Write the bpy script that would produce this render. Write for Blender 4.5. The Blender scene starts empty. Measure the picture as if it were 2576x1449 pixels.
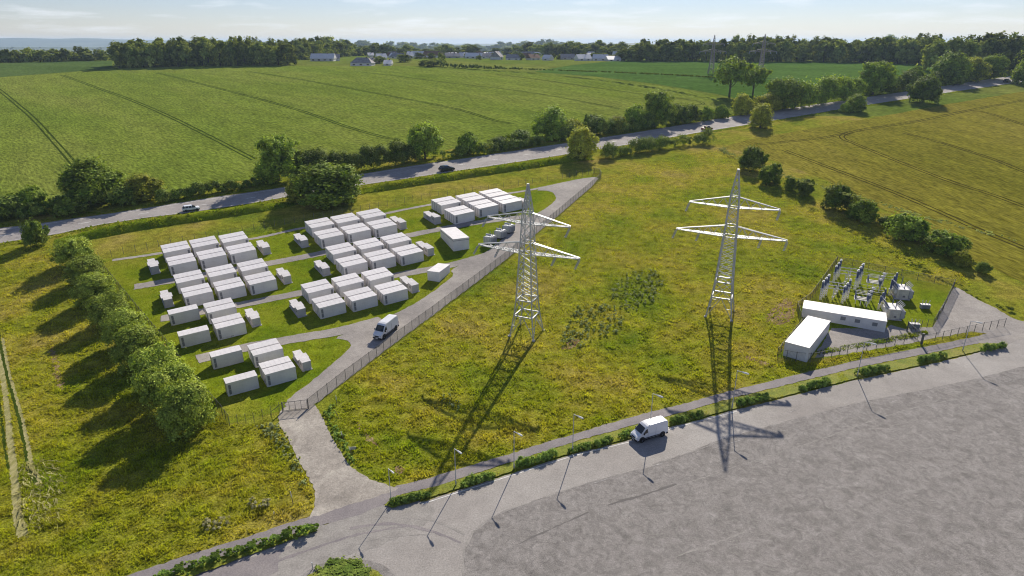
import bpy, bmesh, math, random
import numpy as np
from mathutils import Vector, Matrix, geometry, noise as _noise
C = bpy.context.scene.collection
PI = math.pi
R = math.radians
rnd = random.Random(7)
rng = np.random.default_rng(7)

# ------------------------------------------------------------------ terrain: a concave hillside that climbs away from the road
TY = [-400, 60, 95, 120, 150, 175, 200, 260, 330, 420, 520, 620, 700, 850, 1000, 1150, 1400, 2000, 3500, 26000]
TH = [0, 0, 0, .6, 2.9, 5.2, 7.6, 12.3, 17.5, 25, 32, 37, 38.8, 39.5, 39, 37, 20, 0, -2, -2]
def _smooth():
    ys = list(range(-400, 60, 115)) + list(range(60, 300, 10)) + list(range(300, 720, 20)) + list(range(720, 1200, 60)) + list(range(1200, 2200, 100)) + [2600, 3500, 6000, 12000, 26000]
    raw = np.interp(np.arange(-400, 26001), TY, TH)
    w = 31
    sm = np.convolve(np.pad(raw, w // 2, mode='edge'), np.ones(w) / w, mode='valid')
    return np.array(ys, float), np.array([sm[int(y) + 400] for y in ys])
KY, KH = _smooth()
def hz(y): return float(np.interp(y, KY, KH))
def slope(y): return (hz(y + 4) - hz(y - 4)) / 8

# ------------------------------------------------------------------ camera
CAM = Vector((0, 0, 58)); PITCH = R(21.15); FL = 1600.0        # focal length in pixels of a 2576 px wide picture
F_, U_ = Vector((0, math.cos(PITCH), -math.sin(PITCH))), Vector((0, math.sin(PITCH), math.cos(PITCH)))
def ray(x, y): return (F_ + Vector((1, 0, 0)) * ((x - 1288) / FL) + U_ * ((724.5 - y) / FL)).normalized()
def G(x, y, up=0.0):
    """the point of the ground (or of a height above it) seen at x, y of a 2576 x 1449 picture"""
    d = ray(x, y); t0, t1 = 1.0, 9000.0
    f = lambda t: CAM.z + d.z * t - hz(d.y * t) - up
    a = 30.0; t = a
    while f(t) > 0 and t < 9000: a = t; t *= 1.02
    lo, hi = a, t
    for _ in range(40):
        m = (lo + hi) / 2
        if f(m) > 0: lo = m
        else: hi = m
    p = CAM + d * lo
    return Vector((p.x, p.y, hz(p.y) + up))
def GN(x, y, up=0.0): return G(x / 1.490683, y / 1.490683, up)
def top_at(p, y):
    """height of a thing standing at p whose top is seen at row y"""
    a = PITCH + math.atan((y - 724.5) / FL)
    return CAM.z - p.y * math.tan(a) - p.z
def depth(p): return (p - CAM).dot(F_)
def ppm(p): return FL / depth(p)

cam = bpy.data.cameras.new('camera'); co = bpy.data.objects.new('camera', cam); C.objects.link(co)
co.location = CAM; co.rotation_euler = (PI / 2 - PITCH, 0, 0)
cam.sensor_width = 36; cam.lens = FL / 2576 * 36; cam.clip_end = 60000; cam.clip_start = .5
bpy.context.scene.camera = co

# ------------------------------------------------------------------ materials
def lin(r, g, b): return tuple(((c / 255) / 12.92 if c < 10.3 else ((c / 255 + .055) / 1.055) ** 2.4) for c in (r, g, b)) + (1,)
def mat(name, cols, scale=1.0, fine=None, fine_amt=.3, rough=.9, bump=0, bscale=None, metal=0, transl=0, stretch=(1, 1, 1), rotz=0, island=0, objrand=0, spec=.25, detail=6, dist=0, mid=None):
    """cols: [(pos, linear colour)] over large noise; fine: scale of a second noise that varies brightness; island / objrand: random brightness per leaf / per object"""
    m = bpy.data.materials.new(name); m.use_nodes = True
    nt = m.node_tree; N = nt.nodes; L = nt.links; N.clear()
    out = N.new('ShaderNodeOutputMaterial'); bs = N.new('ShaderNodeBsdfPrincipled')
    bs.inputs['Roughness'].default_value = rough; bs.inputs['Metallic'].default_value = metal
    bs.inputs['Specular IOR Level'].default_value = spec
    tc = N.new('ShaderNodeTexCoord'); mp = N.new('ShaderNodeMapping')
    mp.inputs['Rotation'].default_value = (0, 0, rotz); mp.inputs['Scale'].default_value = stretch
    rot = N.new('ShaderNodeMapping'); rot.inputs['Rotation'].default_value = (0, 0, rotz)
    L.new(tc.outputs['Object'], rot.inputs['Vector']); mp.inputs['Rotation'].default_value = (0, 0, 0)
    L.new(rot.outputs['Vector'], mp.inputs['Vector'])
    def noise(s, d=detail, v=None, rg=.55):
        n = N.new('ShaderNodeTexNoise'); n.inputs['Scale'].default_value = s; n.inputs['Detail'].default_value = d
        n.inputs['Roughness'].default_value = rg; n.inputs['Distortion'].default_value = dist
        L.new((v or mp.outputs['Vector']), n.inputs['Vector']); return n
    if len(cols) == 1:
        col = N.new('ShaderNodeRGB'); col.outputs[0].default_value = cols[0][1]; col = col.outputs[0]
    else:
        n = noise(scale); rp = N.new('ShaderNodeValToRGB'); L.new(n.outputs['Fac'], rp.inputs['Fac'])
        while len(rp.color_ramp.elements) < len(cols): rp.color_ramp.elements.new(.5)
        for e, (p, c) in zip(rp.color_ramp.elements, cols): e.position = p; e.color = c
        col = rp.outputs['Color']
    def mult(col, val, lo, hi, amt0=.3, amt1=.7):
        mr = N.new('ShaderNodeMapRange'); mr.inputs['From Min'].default_value = amt0; mr.inputs['From Max'].default_value = amt1
        mr.inputs['To Min'].default_value = lo; mr.inputs['To Max'].default_value = hi
        L.new(val, mr.inputs['Value'])
        mx = N.new('ShaderNodeVectorMath'); mx.operation = 'SCALE'
        L.new(col, mx.inputs[0]); L.new(mr.outputs[0], mx.inputs['Scale']); return mx.outputs[0]
    if mid:
        n1 = noise(mid[0], 4); col = mult(col, n1.outputs['Fac'], 1 - mid[1], 1 + mid[1])
    if fine:
        n2 = noise(fine, 5); col = mult(col, n2.outputs['Fac'], 1 - fine_amt, 1 + fine_amt)
    if island:
        g = N.new('ShaderNodeNewGeometry'); col = mult(col, g.outputs['Random Per Island'], 1 - island, 1 + island, 0, 1)
    if objrand:
        g = N.new('ShaderNodeObjectInfo'); col = mult(col, g.outputs['Random'], 1 - objrand, 1 + objrand, 0, 1)
    L.new(col, bs.inputs['Base Color'])
    if bump:
        n3 = noise(bscale or fine or scale, 5, rg=.65); b = N.new('ShaderNodeBump'); b.inputs['Strength'].default_value = 1; b.inputs['Distance'].default_value = bump
        L.new(n3.outputs['Fac'], b.inputs['Height']); L.new(b.outputs['Normal'], bs.inputs['Normal'])
    if transl:
        t = N.new('ShaderNodeBsdfTranslucent'); mx = N.new('ShaderNodeMixShader'); mx.inputs['Fac'].default_value = transl
        sc = N.new('ShaderNodeVectorMath'); sc.operation = 'MULTIPLY'; sc.inputs[1].default_value = (1.5, 1.45, .6)
        L.new(col, sc.inputs[0]); L.new(sc.outputs[0], t.inputs['Color'])
        L.new(bs.outputs[0], mx.inputs[1]); L.new(t.outputs[0], mx.inputs[2]); L.new(mx.outputs[0], out.inputs['Surface'])
    else: L.new(bs.outputs[0], out.inputs['Surface'])
    m.diffuse_color = cols[0][1]
    return m

def g_(r, g, b): return (r, g, b, 1)
# ------------------------------------------------------------------ mesh builder
class MB:
    def __init__(s): s.v = []; s.f = []; s.mi = []
    def add(s, vs, fs, mi=0):
        o = len(s.v); s.v += [tuple(v) for v in vs]; s.f += [tuple(i + o for i in f) for f in fs]; s.mi += [mi] * len(fs); return s
    def box(s, c, d, rot=None, mi=0):
        x, y, z = d[0] / 2, d[1] / 2, d[2] / 2
        vs = [Vector((a * x, b * y, e * z)) for e in (-1, 1) for b in (-1, 1) for a in (-1, 1)]
        if rot is not None: vs = [rot @ v for v in vs]
        return s.add([v + Vector(c) for v in vs], [(0, 2, 3, 1), (4, 5, 7, 6), (0, 1, 5, 4), (2, 6, 7, 3), (0, 4, 6, 2), (1, 3, 7, 5)], mi)
    def bar(s, a, b, r, r2=None, n=4, mi=0):
        a, b = Vector(a), Vector(b); d = b - a
        if d.length < 1e-6: return s
        q = d.to_track_quat('Z', 'Y'); r2 = r if r2 is None else r2; vs = []
        for p, rr in ((a, r), (b, r2)):
            for i in range(n):
                t = 2 * PI * (i + .5) / n; vs.append(p + q @ Vector((math.cos(t) * rr, math.sin(t) * rr, 0)))
        fs = [(i, (i + 1) % n, n + (i + 1) % n, n + i) for i in range(n)] + [tuple(range(n))[::-1], tuple(range(n, 2 * n))]
        return s.add(vs, fs, mi)
    def lathe(s, c, prof, n=10, mi=0, axis=None):
        vs = []; q = (Vector(axis).to_track_quat('Z', 'Y') if axis is not None else None)
        for r, z in prof:
            for i in range(n):
                t = 2 * PI * i / n; v = Vector((r * math.cos(t), r * math.sin(t), z))
                vs.append((q @ v if q else v) + Vector(c))
        fs = [(k * n + i, k * n + (i + 1) % n, (k + 1) * n + (i + 1) % n, (k + 1) * n + i) for k in range(len(prof) - 1) for i in range(n)]
        fs += [tuple(range(n))[::-1], tuple(range((len(prof) - 1) * n, len(prof) * n))]
        return s.add(vs, fs, mi)
    def poly(s, pts, mi=0): return s.add(pts, [tuple(range(len(pts)))], mi)
    def build(s, name, m, parent=None, bevel=0, smooth=False):
        me = bpy.data.meshes.new(name); me.from_pydata([tuple(v) for v in s.v], [], s.f)
        for x in (m if isinstance(m, (list, tuple)) else [m]): me.materials.append(x)
        if any(s.mi): me.polygons.foreach_set('material_index', s.mi)
        if bevel:
            bm = bmesh.new(); bm.from_mesh(me); bmesh.ops.remove_doubles(bm, verts=bm.verts, dist=1e-5)
            bmesh.ops.bevel(bm, geom=[e for e in bm.edges if len(e.link_faces) == 2 and e.calc_face_angle(0) > .5], offset=bevel, segments=1, affect='EDGES')
            bm.to_mesh(me); bm.free()
        if smooth: me.polygons.foreach_set('use_smooth', [True] * len(me.polygons))
        return link(name, me, parent)
def link(name, me, parent=None):
    o = bpy.data.objects.new(name, me); C.objects.link(o)
    if parent is not None: o.parent = parent
    return o
def tag(o, label=None, cat=None, group=None, kind=None):
    if label: o['label'] = label
    if cat: o['category'] = cat
    if group: o['group'] = group
    if kind: o['kind'] = kind
    return o
def thing(name, label, cat, loc=(0, 0, 0), rz=0, group=None, tilt=0):
    o = bpy.data.objects.new(name, None); C.objects.link(o); o.location = loc; o.empty_display_size = .2
    o.rotation_mode = 'QUATERNION'
    q = Matrix.Rotation(rz, 3, 'Z')
    if tilt: q = Matrix.Rotation(tilt, 3, 'X') @ q
    o.rotation_quaternion = q.to_quaternion()
    return tag(o, label, cat, group)
def dup(root, loc, rz=0, label=None, group=None, scale=None, tilt=0):
    def cp(o, par):
        c = o.copy(); C.objects.link(c)
        if par is not None: c.parent = par
        for ch in o.children: cp(ch, c)
        return c
    r = cp(root, None); r.location = loc; r.rotation_mode = 'QUATERNION'
    q = Matrix.Rotation(rz, 3, 'Z')
    if tilt: q = Matrix.Rotation(tilt, 3, 'X') @ q
    r.rotation_quaternion = q.to_quaternion()
    if scale is not None: r.scale = scale if not isinstance(scale, (int, float)) else (scale,) * 3
    if label: r['label'] = label
    if group: r['group'] = group
    return r
def raw_mesh(name, V, Fn, k, m, smooth=False):
    """V (n,3) float array, faces are consecutive k-gons indexed by Fn (m,k)"""
    me = bpy.data.meshes.new(name); me.vertices.add(len(V)); me.vertices.foreach_set('co', np.ascontiguousarray(V, np.float32).ravel())
    me.loops.add(Fn.size); me.loops.foreach_set('vertex_index', np.ascontiguousarray(Fn, np.int32).ravel())
    me.polygons.add(len(Fn)); me.polygons.foreach_set('loop_start', np.arange(0, Fn.size, k, dtype=np.int32))
    if smooth: me.polygons.foreach_set('use_smooth', np.ones(len(Fn), bool))
    for x in (m if isinstance(m, (list, tuple)) else [m]): me.materials.append(x)
    me.update(calc_edges=True); me.validate(); return me

# ------------------------------------------------------------------ sheets that follow the hillside
def dense(pts, step, jit, r):
    out = []
    for i, a in enumerate(pts):
        b = pts[(i + 1) % len(pts)]; a = Vector((a[0], a[1])); b = Vector((b[0], b[1])); n = max(1, min(200, int((b - a).length / step)))
        for k in range(n):
            p = a.lerp(b, k / n); out.append(Vector((p.x + r.uniform(-jit, jit), p.y + r.uniform(-jit, jit))))
    return out
def smooth_poly(pts, it=2):
    """Chaikin corner cutting of a closed outline"""
    for _ in range(it):
        q = []
        for i, a in enumerate(pts):
            b = pts[(i + 1) % len(pts)]; q.append(a.lerp(b, .25)); q.append(a.lerp(b, .75))
        pts = q
    return pts
def sheet(name, pts, z, m, jit=.0, step=1.2, sm=0, kind='structure', label=None, cat=None, group=None):
    pts = [Vector((p[0], p[1])) for p in pts]
    if sm: pts = smooth_poly(pts, sm)
    if jit: pts = dense(pts, step, jit, random.Random(len(pts) * 13 + 1))
    P3 = [Vector((p.x, p.y, 0)) for p in pts]
    tris = geometry.tessellate_polygon([P3])
    bm = bmesh.new(); vs = [bm.verts.new(p) for p in P3]
    for t in tris:
        try: bm.faces.new([vs[i] for i in t])
        except ValueError: pass
    y0, y1 = min(p.y for p in P3), max(p.y for p in P3)
    for ky in KY:
        if y0 < ky < y1:
            bmesh.ops.bisect_plane(bm, geom=bm.verts[:] + bm.edges[:] + bm.faces[:], plane_co=(0, ky, 0), plane_no=(0, 1, 0), dist=1e-4)
    for v in bm.verts: v.co.z = hz(v.co.y) + z
    bmesh.ops.recalc_face_normals(bm, faces=bm.faces)
    for f in bm.faces:
        if f.normal.z < 0: f.normal_flip()
    me = bpy.data.meshes.new(name); bm.to_mesh(me); bm.free(); me.materials.append(m)
    o = link(name, me); tag(o, label, cat, group, kind); return o
def ribbon(pts, w0, w1=None):
    """outline of a strip of given width along a line"""
    L_, Rr = [], []; n = len(pts)
    for i, p in enumerate(pts):
        a = pts[max(0, i - 1)]; b = pts[min(n - 1, i + 1)]; d = Vector((b[0] - a[0], b[1] - a[1])).normalized(); nn = Vector((-d.y, d.x))
        w = (w0 if w1 is None else w0 + (w1 - w0) * i / (n - 1)) / 2
        L_.append(Vector((p[0], p[1])) + nn * w); Rr.append(Vector((p[0], p[1])) - nn * w)
    return L_ + Rr[::-1]
def resample(pts, step):
    out = []
    for a, b in zip(pts[:-1], pts[1:]):
        a, b = Vector((a[0], a[1])), Vector((b[0], b[1])); n = max(1, int((b - a).length / step))
        out += [a.lerp(b, k / n) for k in range(n)]
    out.append(Vector((pts[-1][0], pts[-1][1]))); return out
def spline(pts, n=8):
    """Catmull-Rom through the points"""
    P = [Vector((p[0], p[1])) for p in pts]; P = [P[0] * 2 - P[1]] + P + [P[-1] * 2 - P[-2]]; out = []
    for i in range(1, len(P) - 2):
        for k in range(n):
            t = k / n; a, b, c, d = P[i - 1:i + 3]
            out.append(.5 * ((2 * b) + (c - a) * t + (2 * a - 5 * b + 4 * c - d) * t * t + (3 * b - a - 3 * c + d) * t ** 3))
    out.append(P[-2]); return out
def gp(lst): return [G(x, y) for x, y in lst]
def inside(P, poly):
    x, y = P[:, 0], P[:, 1]; r = np.zeros(len(P), bool); n = len(poly)
    for i in range(n):
        x0, y0 = poly[i][0], poly[i][1]; x1, y1 = poly[(i + 1) % n][0], poly[(i + 1) % n][1]
        if y0 == y1: continue
        r ^= ((y0 > y) != (y1 > y)) & (x < (x1 - x0) * (y - y0) / (y1 - y0) + x0)
    return r
def scatter(poly, dens, excl=(), cap=200000):
    a = np.array([(p[0], p[1]) for p in poly]); lo, hi = a.min(0), a.max(0)
    n = int(min(cap * 3, (hi - lo).prod() * dens)); P = rng.uniform(lo, hi, (n, 2)); k = inside(P, poly)
    for e in excl: k &= ~inside(P, e)
    P = P[k]; v = (np.abs(P[:, 0]) < .86 * P[:, 1] + 22); P = P[v]     # only what could be seen from about here
    return P[:cap]
def tufts(P, h0, h1, w0, w1, blades=4, lean=.5):
    """grass tufts: each a fan of bent blades, as triangles"""
    n = len(P); z = np.interp(P[:, 1], KY, KH); Vs = []; 
    cl = np.array([_noise.noise((x * .42, y * .42, 0)) + .6 * _noise.noise((x * 1.1, y * 1.1, 5)) for x, y in P]); cl = np.clip(.75 + 1.15 * cl, .3, 1.7)
    hh = rng.uniform(h0, h1, n) * cl; ww = rng.uniform(w0, w1, n) * (.75 + .25 * cl)
    for b in range(blades):
        a = rng.uniform(0, 2 * PI, n); l = rng.uniform(.2, 1, n) * lean * hh; hb = hh * rng.uniform(.6, 1, n)
        ox, oy = rng.normal(0, .35, n) * ww, rng.normal(0, .35, n) * ww
        dx, dy = np.cos(a), np.sin(a); px, py = -dy, dx
        A = np.stack([P[:, 0] + ox + px * ww / 2, P[:, 1] + oy + py * ww / 2, z - .03], 1)
        B = np.stack([P[:, 0] + ox - px * ww / 2, P[:, 1] + oy - py * ww / 2, z - .03], 1)
        T = np.stack([P[:, 0] + ox + dx * l, P[:, 1] + oy + dy * l, z + hb], 1)
        Vs.append(np.stack([A, B, T], 1))
    V = np.concatenate(Vs, 0).reshape(-1, 3); return V, np.arange(len(V)).reshape(-1, 3)

# ------------------------------------------------------------------ foliage
def leaves(centres, radii, n, size, flat=.75, shell=.55, r=None, up=.25):
    """leaf quads gathered in clumps over ellipsoidal lobes"""
    r = r or rng; centres = np.array(centres, float); radii = np.array(radii, float)
    w = (radii.prod(1)) ** .66; w /= w.sum(); nc = max(6, n // 55)
    lobe = r.choice(len(centres), nc, p=w); d = r.normal(size=(nc, 3)); d /= np.linalg.norm(d, axis=1)[:, None]; d[:, 2] = np.where(d[:, 2] < -.6, -d[:, 2], d[:, 2]); d /= np.linalg.norm(d, axis=1)[:, None]
    rad = (shell + (1.04 - shell) * r.random(nc) ** .6)[:, None]
    cc = centres[lobe] + d * rad * radii[lobe]
    k = r.integers(0, nc, n); cs = radii[lobe][k].min(1)[:, None] * .2
    P = cc[k] + r.normal(size=(n, 3)) * cs; P[:, 2] = np.maximum(P[:, 2], .05)
    nrm = r.normal(size=(n, 3)) + d[k] * 2.6 + np.array([0, 0, up]); nrm /= np.linalg.norm(nrm, axis=1)[:, None]
    t = np.cross(nrm, r.normal(size=(n, 3))); t /= np.linalg.norm(t, axis=1)[:, None]; b = np.cross(nrm, t)
    s = (size * r.uniform(.6, 1.3, n))[:, None]
    V = np.stack([P - t * s, P - b * s * flat, P + t * s, P + b * s * flat], 1).reshape(-1, 3)
    return V, np.arange(4 * n).reshape(-1, 4)
def limbs(m, h, r0, spread, fork=.35, n=6, r=None):
    r = r or rnd
    m.bar((0, 0, -.4), (0, 0, h * fork), r0, r0 * .72, 8)
    m.bar((0, 0, h * fork), (r.uniform(-.1, .1) * spread, r.uniform(-.1, .1) * spread, h * .82), r0 * .72, r0 * .15, 6)
    for i in range(n):
        a = 2 * PI * i / n + r.uniform(-.4, .4); z0 = h * r.uniform(fork * .7, fork * 1.5); e = r.uniform(.5, .8)
        p1 = Vector((math.cos(a) * spread * e * .5, math.sin(a) * spread * e * .5, z0 + h * .14)); p2 = Vector((math.cos(a) * spread * e, math.sin(a) * spread * e, z0 + h * r.uniform(.22, .36)))
        m.bar((0, 0, z0), p1, r0 * .42, r0 * .26, 5); m.bar(p1, p2, r0 * .26, r0 * .08, 5)
    return m
# ------------------------------------------------------------------ palette
M = {}
M['meadow'] = mat('meadow', [(.30, g_(.13, .175, .016)), (.46, g_(.205, .215, .022)), (.58, g_(.265, .235, .036)), (.72, g_(.29, .23, .065))], scale=.055, mid=(.5, .32), fine=3.2, fine_amt=.45, bump=.25, bscale=2.2, spec=0)
M['far_grass'] = mat('far_grass', [(.35, g_(.10, .15, .02)), (.65, g_(.16, .18, .035))], scale=.01, mid=(.06, .2), fine=.4, fine_amt=.3, spec=0)
M['lawn'] = mat('lawn', [(.3, g_(.10, .16, .008)), (.5, g_(.17, .21, .012)), (.7, g_(.22, .225, .025))], scale=.09, mid=(.7, .2), fine=4, fine_amt=.4, bump=.12, bscale=3, spec=0)
crop_dir = None
M['road'] = mat('road_asphalt', [(.35, g_(.30, .275, .26)), (.65, g_(.38, .352, .33))], scale=.12, fine=2.5, fine_amt=.14, rough=.9, spec=.05, mid=(.8, .08))
M['front'] = mat('worn_asphalt', [(.3, g_(.27, .247, .228)), (.5, g_(.315, .292, .27)), (.7, g_(.35, .327, .303))], scale=.04, mid=(.3, .09), fine=5, fine_amt=.2, rough=.85, bump=.03, bscale=6, spec=.15, dist=.6)
M['coarse'] = mat('coarse_asphalt', [(.32, g_(.205, .19, .176)), (.5, g_(.245, .227, .212)), (.68, g_(.265, .247, .231))], scale=.3, mid=(.75, .22), fine=6, fine_amt=.3, rough=.9, bump=.07, bscale=5, spec=.1, dist=1.4)
M['path'] = mat('path_asphalt', [(.35, g_(.19, .17, .175)), (.65, g_(.25, .225, .22))], scale=.3, fine=5, fine_amt=.2, rough=.85, spec=.25)
M['gravel'] = mat('gravel', [(.35, g_(.265, .243, .226)), (.55, g_(.335, .307, .28)), (.7, g_(.39, .357, .32))], scale=.09, mid=(.9, .1), fine=5, fine_amt=.22, bump=.03, bscale=6, spec=.05)
M['track'] = mat('dirt_gravel', [(.32, g_(.265, .238, .208)), (.5, g_(.345, .312, .272)), (.68, g_(.41, .375, .325))], scale=.2, mid=(1.2, .14), fine=5, fine_amt=.25, bump=.05, bscale=4, spec=.12, dist=.8)
M['soil'] = mat('soil', [(.35, g_(.20, .13, .06)), (.65, g_(.33, .25, .14))], scale=.6, fine=3, fine_amt=.4, bump=.2, spec=0)
M['paint'] = mat('road_paint', [(.35, g_(.42, .41, .39)), (.6, g_(.72, .71, .68))], scale=1.6, fine=6, fine_amt=.15, rough=.7)
M['seam'] = mat('tar_seam', [(0, g_(.13, .12, .112)), (1, g_(.19, .178, .168))], scale=1.5, spec=0)
M['dust'] = mat('dust', [(.35, g_(.26, .243, .225)), (.65, g_(.325, .305, .28))], scale=.5, fine=5, fine_amt=.2, spec=0)
M['worn'] = mat('worn_paint', [(.4, g_(.27, .255, .24)), (.62, g_(.42, .40, .38))], scale=2.5, fine=6, fine_amt=.2, spec=0)
def crop(name, cols, rot):
    return mat(name, cols, scale=.02, mid=(.12, .16), fine=1.1, fine_amt=.5, bump=.4, bscale=.9, stretch=(.28, 1, 1), rotz=rot, spec=0)
def ldir(a, b): d = b - a; return -math.atan2(d.y, d.x)
M['wheat'] = crop('green_wheat', [(.3, g_(.115, .165, .02)), (.5, g_(.15, .195, .027)), (.7, g_(.185, .212, .04))], ldir(G(155, 190), G(640, 400)))
M['barley'] = crop('olive_barley', [(.3, g_(.15, .145, .016)), (.5, g_(.188, .172, .022)), (.7, g_(.22, .188, .034))], ldir(G(2120, 335), G(2576, 480)))
M['clover'] = crop('deep_green_crop', [(.3, g_(.055, .11, .018)), (.6, g_(.08, .145, .028))], ldir(G(1500, 165), G(2300, 165)))
M['farfield'] = crop('blue_green_crop', [(.3, g_(.06, .105, .025)), (.6, g_(.085, .13, .035))], 0.2)
M['rut'] = mat('wheel_rut', [(.35, g_(.03, .05, .006)), (.65, g_(.055, .08, .012))], scale=.5, spec=0)
M['rut2'] = mat('wheel_rut_brown', [(.35, g_(.045, .04, .008)), (.65, g_(.08, .066, .014))], scale=.5, spec=0)
M['flat'] = mat('flattened_straw', [(.35, g_(.24, .23, .08)), (.65, g_(.38, .34, .17))], scale=.6, fine=3, fine_amt=.4, stretch=(3, .5, 1), spec=0)
M['tuft'] = mat('meadow_blades', [(.30, g_(.20, .29, .016)), (.46, g_(.335, .36, .028)), (.58, g_(.42, .39, .055)), (.72, g_(.45, .38, .12))], scale=.055, mid=(.5, .32), island=.4, transl=.42, spec=0)
M['straw'] = mat('straw_blades', [(.35, g_(.34, .33, .10)), (.65, g_(.5, .46, .24))], scale=.5, island=.4, transl=.3, spec=0)
M['green_tuft'] = mat('green_blades', [(.35, g_(.13, .21, .014)), (.6, g_(.24, .275, .024))], scale=.1, mid=(.6, .2), island=.35, transl=.42, spec=0)
M['weed'] = mat('weed_leaf', [(.35, g_(.26, .32, .10)), (.65, g_(.46, .49, .25))], scale=.8, island=.4, transl=.3, spec=.2)
M['pale_weed'] = mat('pale_flower_weed', [(.35, g_(.30, .30, .13)), (.65, g_(.5, .46, .28))], scale=2, island=.3, transl=.25)
def leaf(n, a, b, tr=.3): return mat(n, [(.35, a), (.65, b)], scale=.35, island=.45, objrand=.24, transl=tr - .08, spec=.06, rough=.7)
M['leaf_row'] = leaf('leaf_row', g_(.22, .30, .045), g_(.40, .46, .09))
M['leaf_oak'] = leaf('leaf_oak', g_(.16, .25, .028), g_(.34, .42, .065))
M['leaf_dark'] = leaf('leaf_dark', g_(.11, .175, .025), g_(.25, .30, .055), .25)
M['leaf_yel'] = leaf('leaf_yellow', g_(.26, .30, .03), g_(.44, .44, .07))
M['leaf_far'] = mat('leaf_far', [(.35, g_(.15, .20, .045)), (.65, g_(.36, .38, .10))], scale=.12, island=.35, objrand=.38, transl=.22, spec=0)
M['leaf_shrub'] = leaf('leaf_shrub', g_(.17, .27, .045), g_(.32, .42, .10), .4)
M['bark'] = mat('bark', [(.35, g_(.06, .045, .03)), (.65, g_(.13, .105, .075))], scale=3, stretch=(1, 1, .2), bump=.03)
M['white'] = mat('white_metal', [(.35, g_(.65, .62, .61)), (.65, g_(.74, .71, .70))], scale=.5, fine=3, fine_amt=.05, rough=.45, spec=.4, objrand=.04)
M['roofw'] = mat('white_roof', [(.35, g_(.64, .615, .605)), (.65, g_(.73, .70, .69))], scale=.6, fine=4, fine_amt=.06, rough=.5, spec=.4, objrand=.05)
M['grime'] = mat('dirty_white', [(.4, g_(.25, .22, .2)), (.6, g_(.62, .6, .58))], scale=1.6, fine=6, fine_amt=.3)
M['seal'] = mat('dark_joint', [(0, g_(.16, .155, .16)), (1, g_(.2, .19, .2))], scale=2)
M['vent'] = mat('vent_grey', [(0, g_(.17, .17, .185)), (1, g_(.25, .25, .265))], scale=4, rough=.5)
M['conc'] = mat('pale_grey_panel', [(.35, g_(.40, .385, .385)), (.65, g_(.50, .48, .475))], scale=.8, fine=5, fine_amt=.1, objrand=.04)
M['concroof'] = mat('grey_lid', [(.35, g_(.56, .54, .535)), (.65, g_(.66, .635, .63))], scale=.8, fine=5, fine_amt=.08)
M['steel'] = mat('galvanised_steel', [(.35, g_(.38, .39, .41)), (.65, g_(.52, .53, .55))], scale=2, rough=.5, metal=.35, spec=.5)
M['steel_far'] = mat('weathered_steel', [(.35, g_(.30, .25, .24)), (.65, g_(.42, .37, .36))], scale=1, rough=.6, metal=.2)
M['post'] = mat('fence_steel', [(.35, g_(.085, .085, .085)), (.65, g_(.15, .145, .14))], scale=2, rough=.6, metal=.2)
M['mesh'] = mat('fence_mesh', [(.35, g_(.13, .12, .11)), (.65, g_(.22, .205, .19))], scale=2, rough=.6)
M['meshd'] = mat('dark_fence_mesh', [(.35, g_(.045, .045, .04)), (.65, g_(.08, .075, .065))], scale=2, rough=.6)
M['black'] = mat('black_plastic', [(0, g_(.012, .012, .014)), (1, g_(.02, .02, .022))], scale=3, rough=.5)
M['tyre'] = mat('tyre_rubber', [(0, g_(.012, .012, .012)), (1, g_(.025, .024, .023))], scale=6, rough=.85)
M['rim'] = mat('wheel_rim', [(0, g_(.35, .35, .36)), (1, g_(.5, .5, .51))], scale=3, rough=.4, metal=.6)
M['glass'] = mat('dark_glass', [(0, g_(.012, .016, .02)), (1, g_(.02, .026, .03))], scale=1, rough=.05, spec=.6)
M['pane'] = mat('grey_pane', [(0, g_(.17, .175, .19)), (1, g_(.24, .245, .26))], scale=2, rough=.25, spec=.4)  # window glass given a plain mid-grey base colour
M['vanpaint'] = mat('white_paint', [(.3, g_(.72, .72, .73)), (.7, g_(.78, .78, .79))], scale=.8, rough=.28, spec=.5)
M['carwhite'] = mat('pale_blue_white_paint', [(0, g_(.76, .79, .82)), (1, g_(.8, .82, .85))], scale=1, rough=.25, spec=.5)
M['carnavy'] = mat('navy_paint', [(0, g_(.015, .02, .035)), (1, g_(.02, .026, .045))], scale=1, rough=.2, spec=.6)
M['carred'] = mat('maroon_paint', [(0, g_(.17, .012, .018)), (1, g_(.2, .016, .022))], scale=1, rough=.25, spec=.5)
M['lampglass'] = mat('lamp_lens', [(0, g_(.72, .72, .7)), (1, g_(.75, .75, .73))], scale=1, rough=.4)
M['porcelain'] = mat('blue_grey_porcelain', [(.3, g_(.07, .09, .16)), (.7, g_(.13, .155, .24))], scale=3, rough=.3, spec=.5)
M['cream'] = mat('cream_steel', [(.35, g_(.50, .47, .41)), (.65, g_(.60, .57, .50))], scale=1, fine=4, fine_amt=.06)
M['fin'] = mat('radiator_fin', [(0, g_(.30, .31, .33)), (1, g_(.40, .41, .43))], scale=2, rough=.5)
M['tile'] = mat('grey_roof_tile', [(.35, g_(.22, .2, .2)), (.65, g_(.36, .34, .34))], scale=.6)
M['redtile'] = mat('brown_roof_tile', [(.35, g_(.16, .09, .06)), (.65, g_(.26, .15, .10))], scale=.6)
M['yellow'] = mat('yellow_paint', [(0, g_(.55, .45, .03)), (1, g_(.6, .5, .04))], scale=2)
M['wood'] = mat('weathered_wood', [(.35, g_(.16, .12, .08)), (.65, g_(.3, .25, .18))], scale=3, stretch=(1, 1, .2))
M['hill'] = mat('hill_woodland', [(.35, g_(.03, .055, .02)), (.65, g_(.09, .11, .05))], scale=.002, fine=.01, fine_amt=.3)
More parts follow.
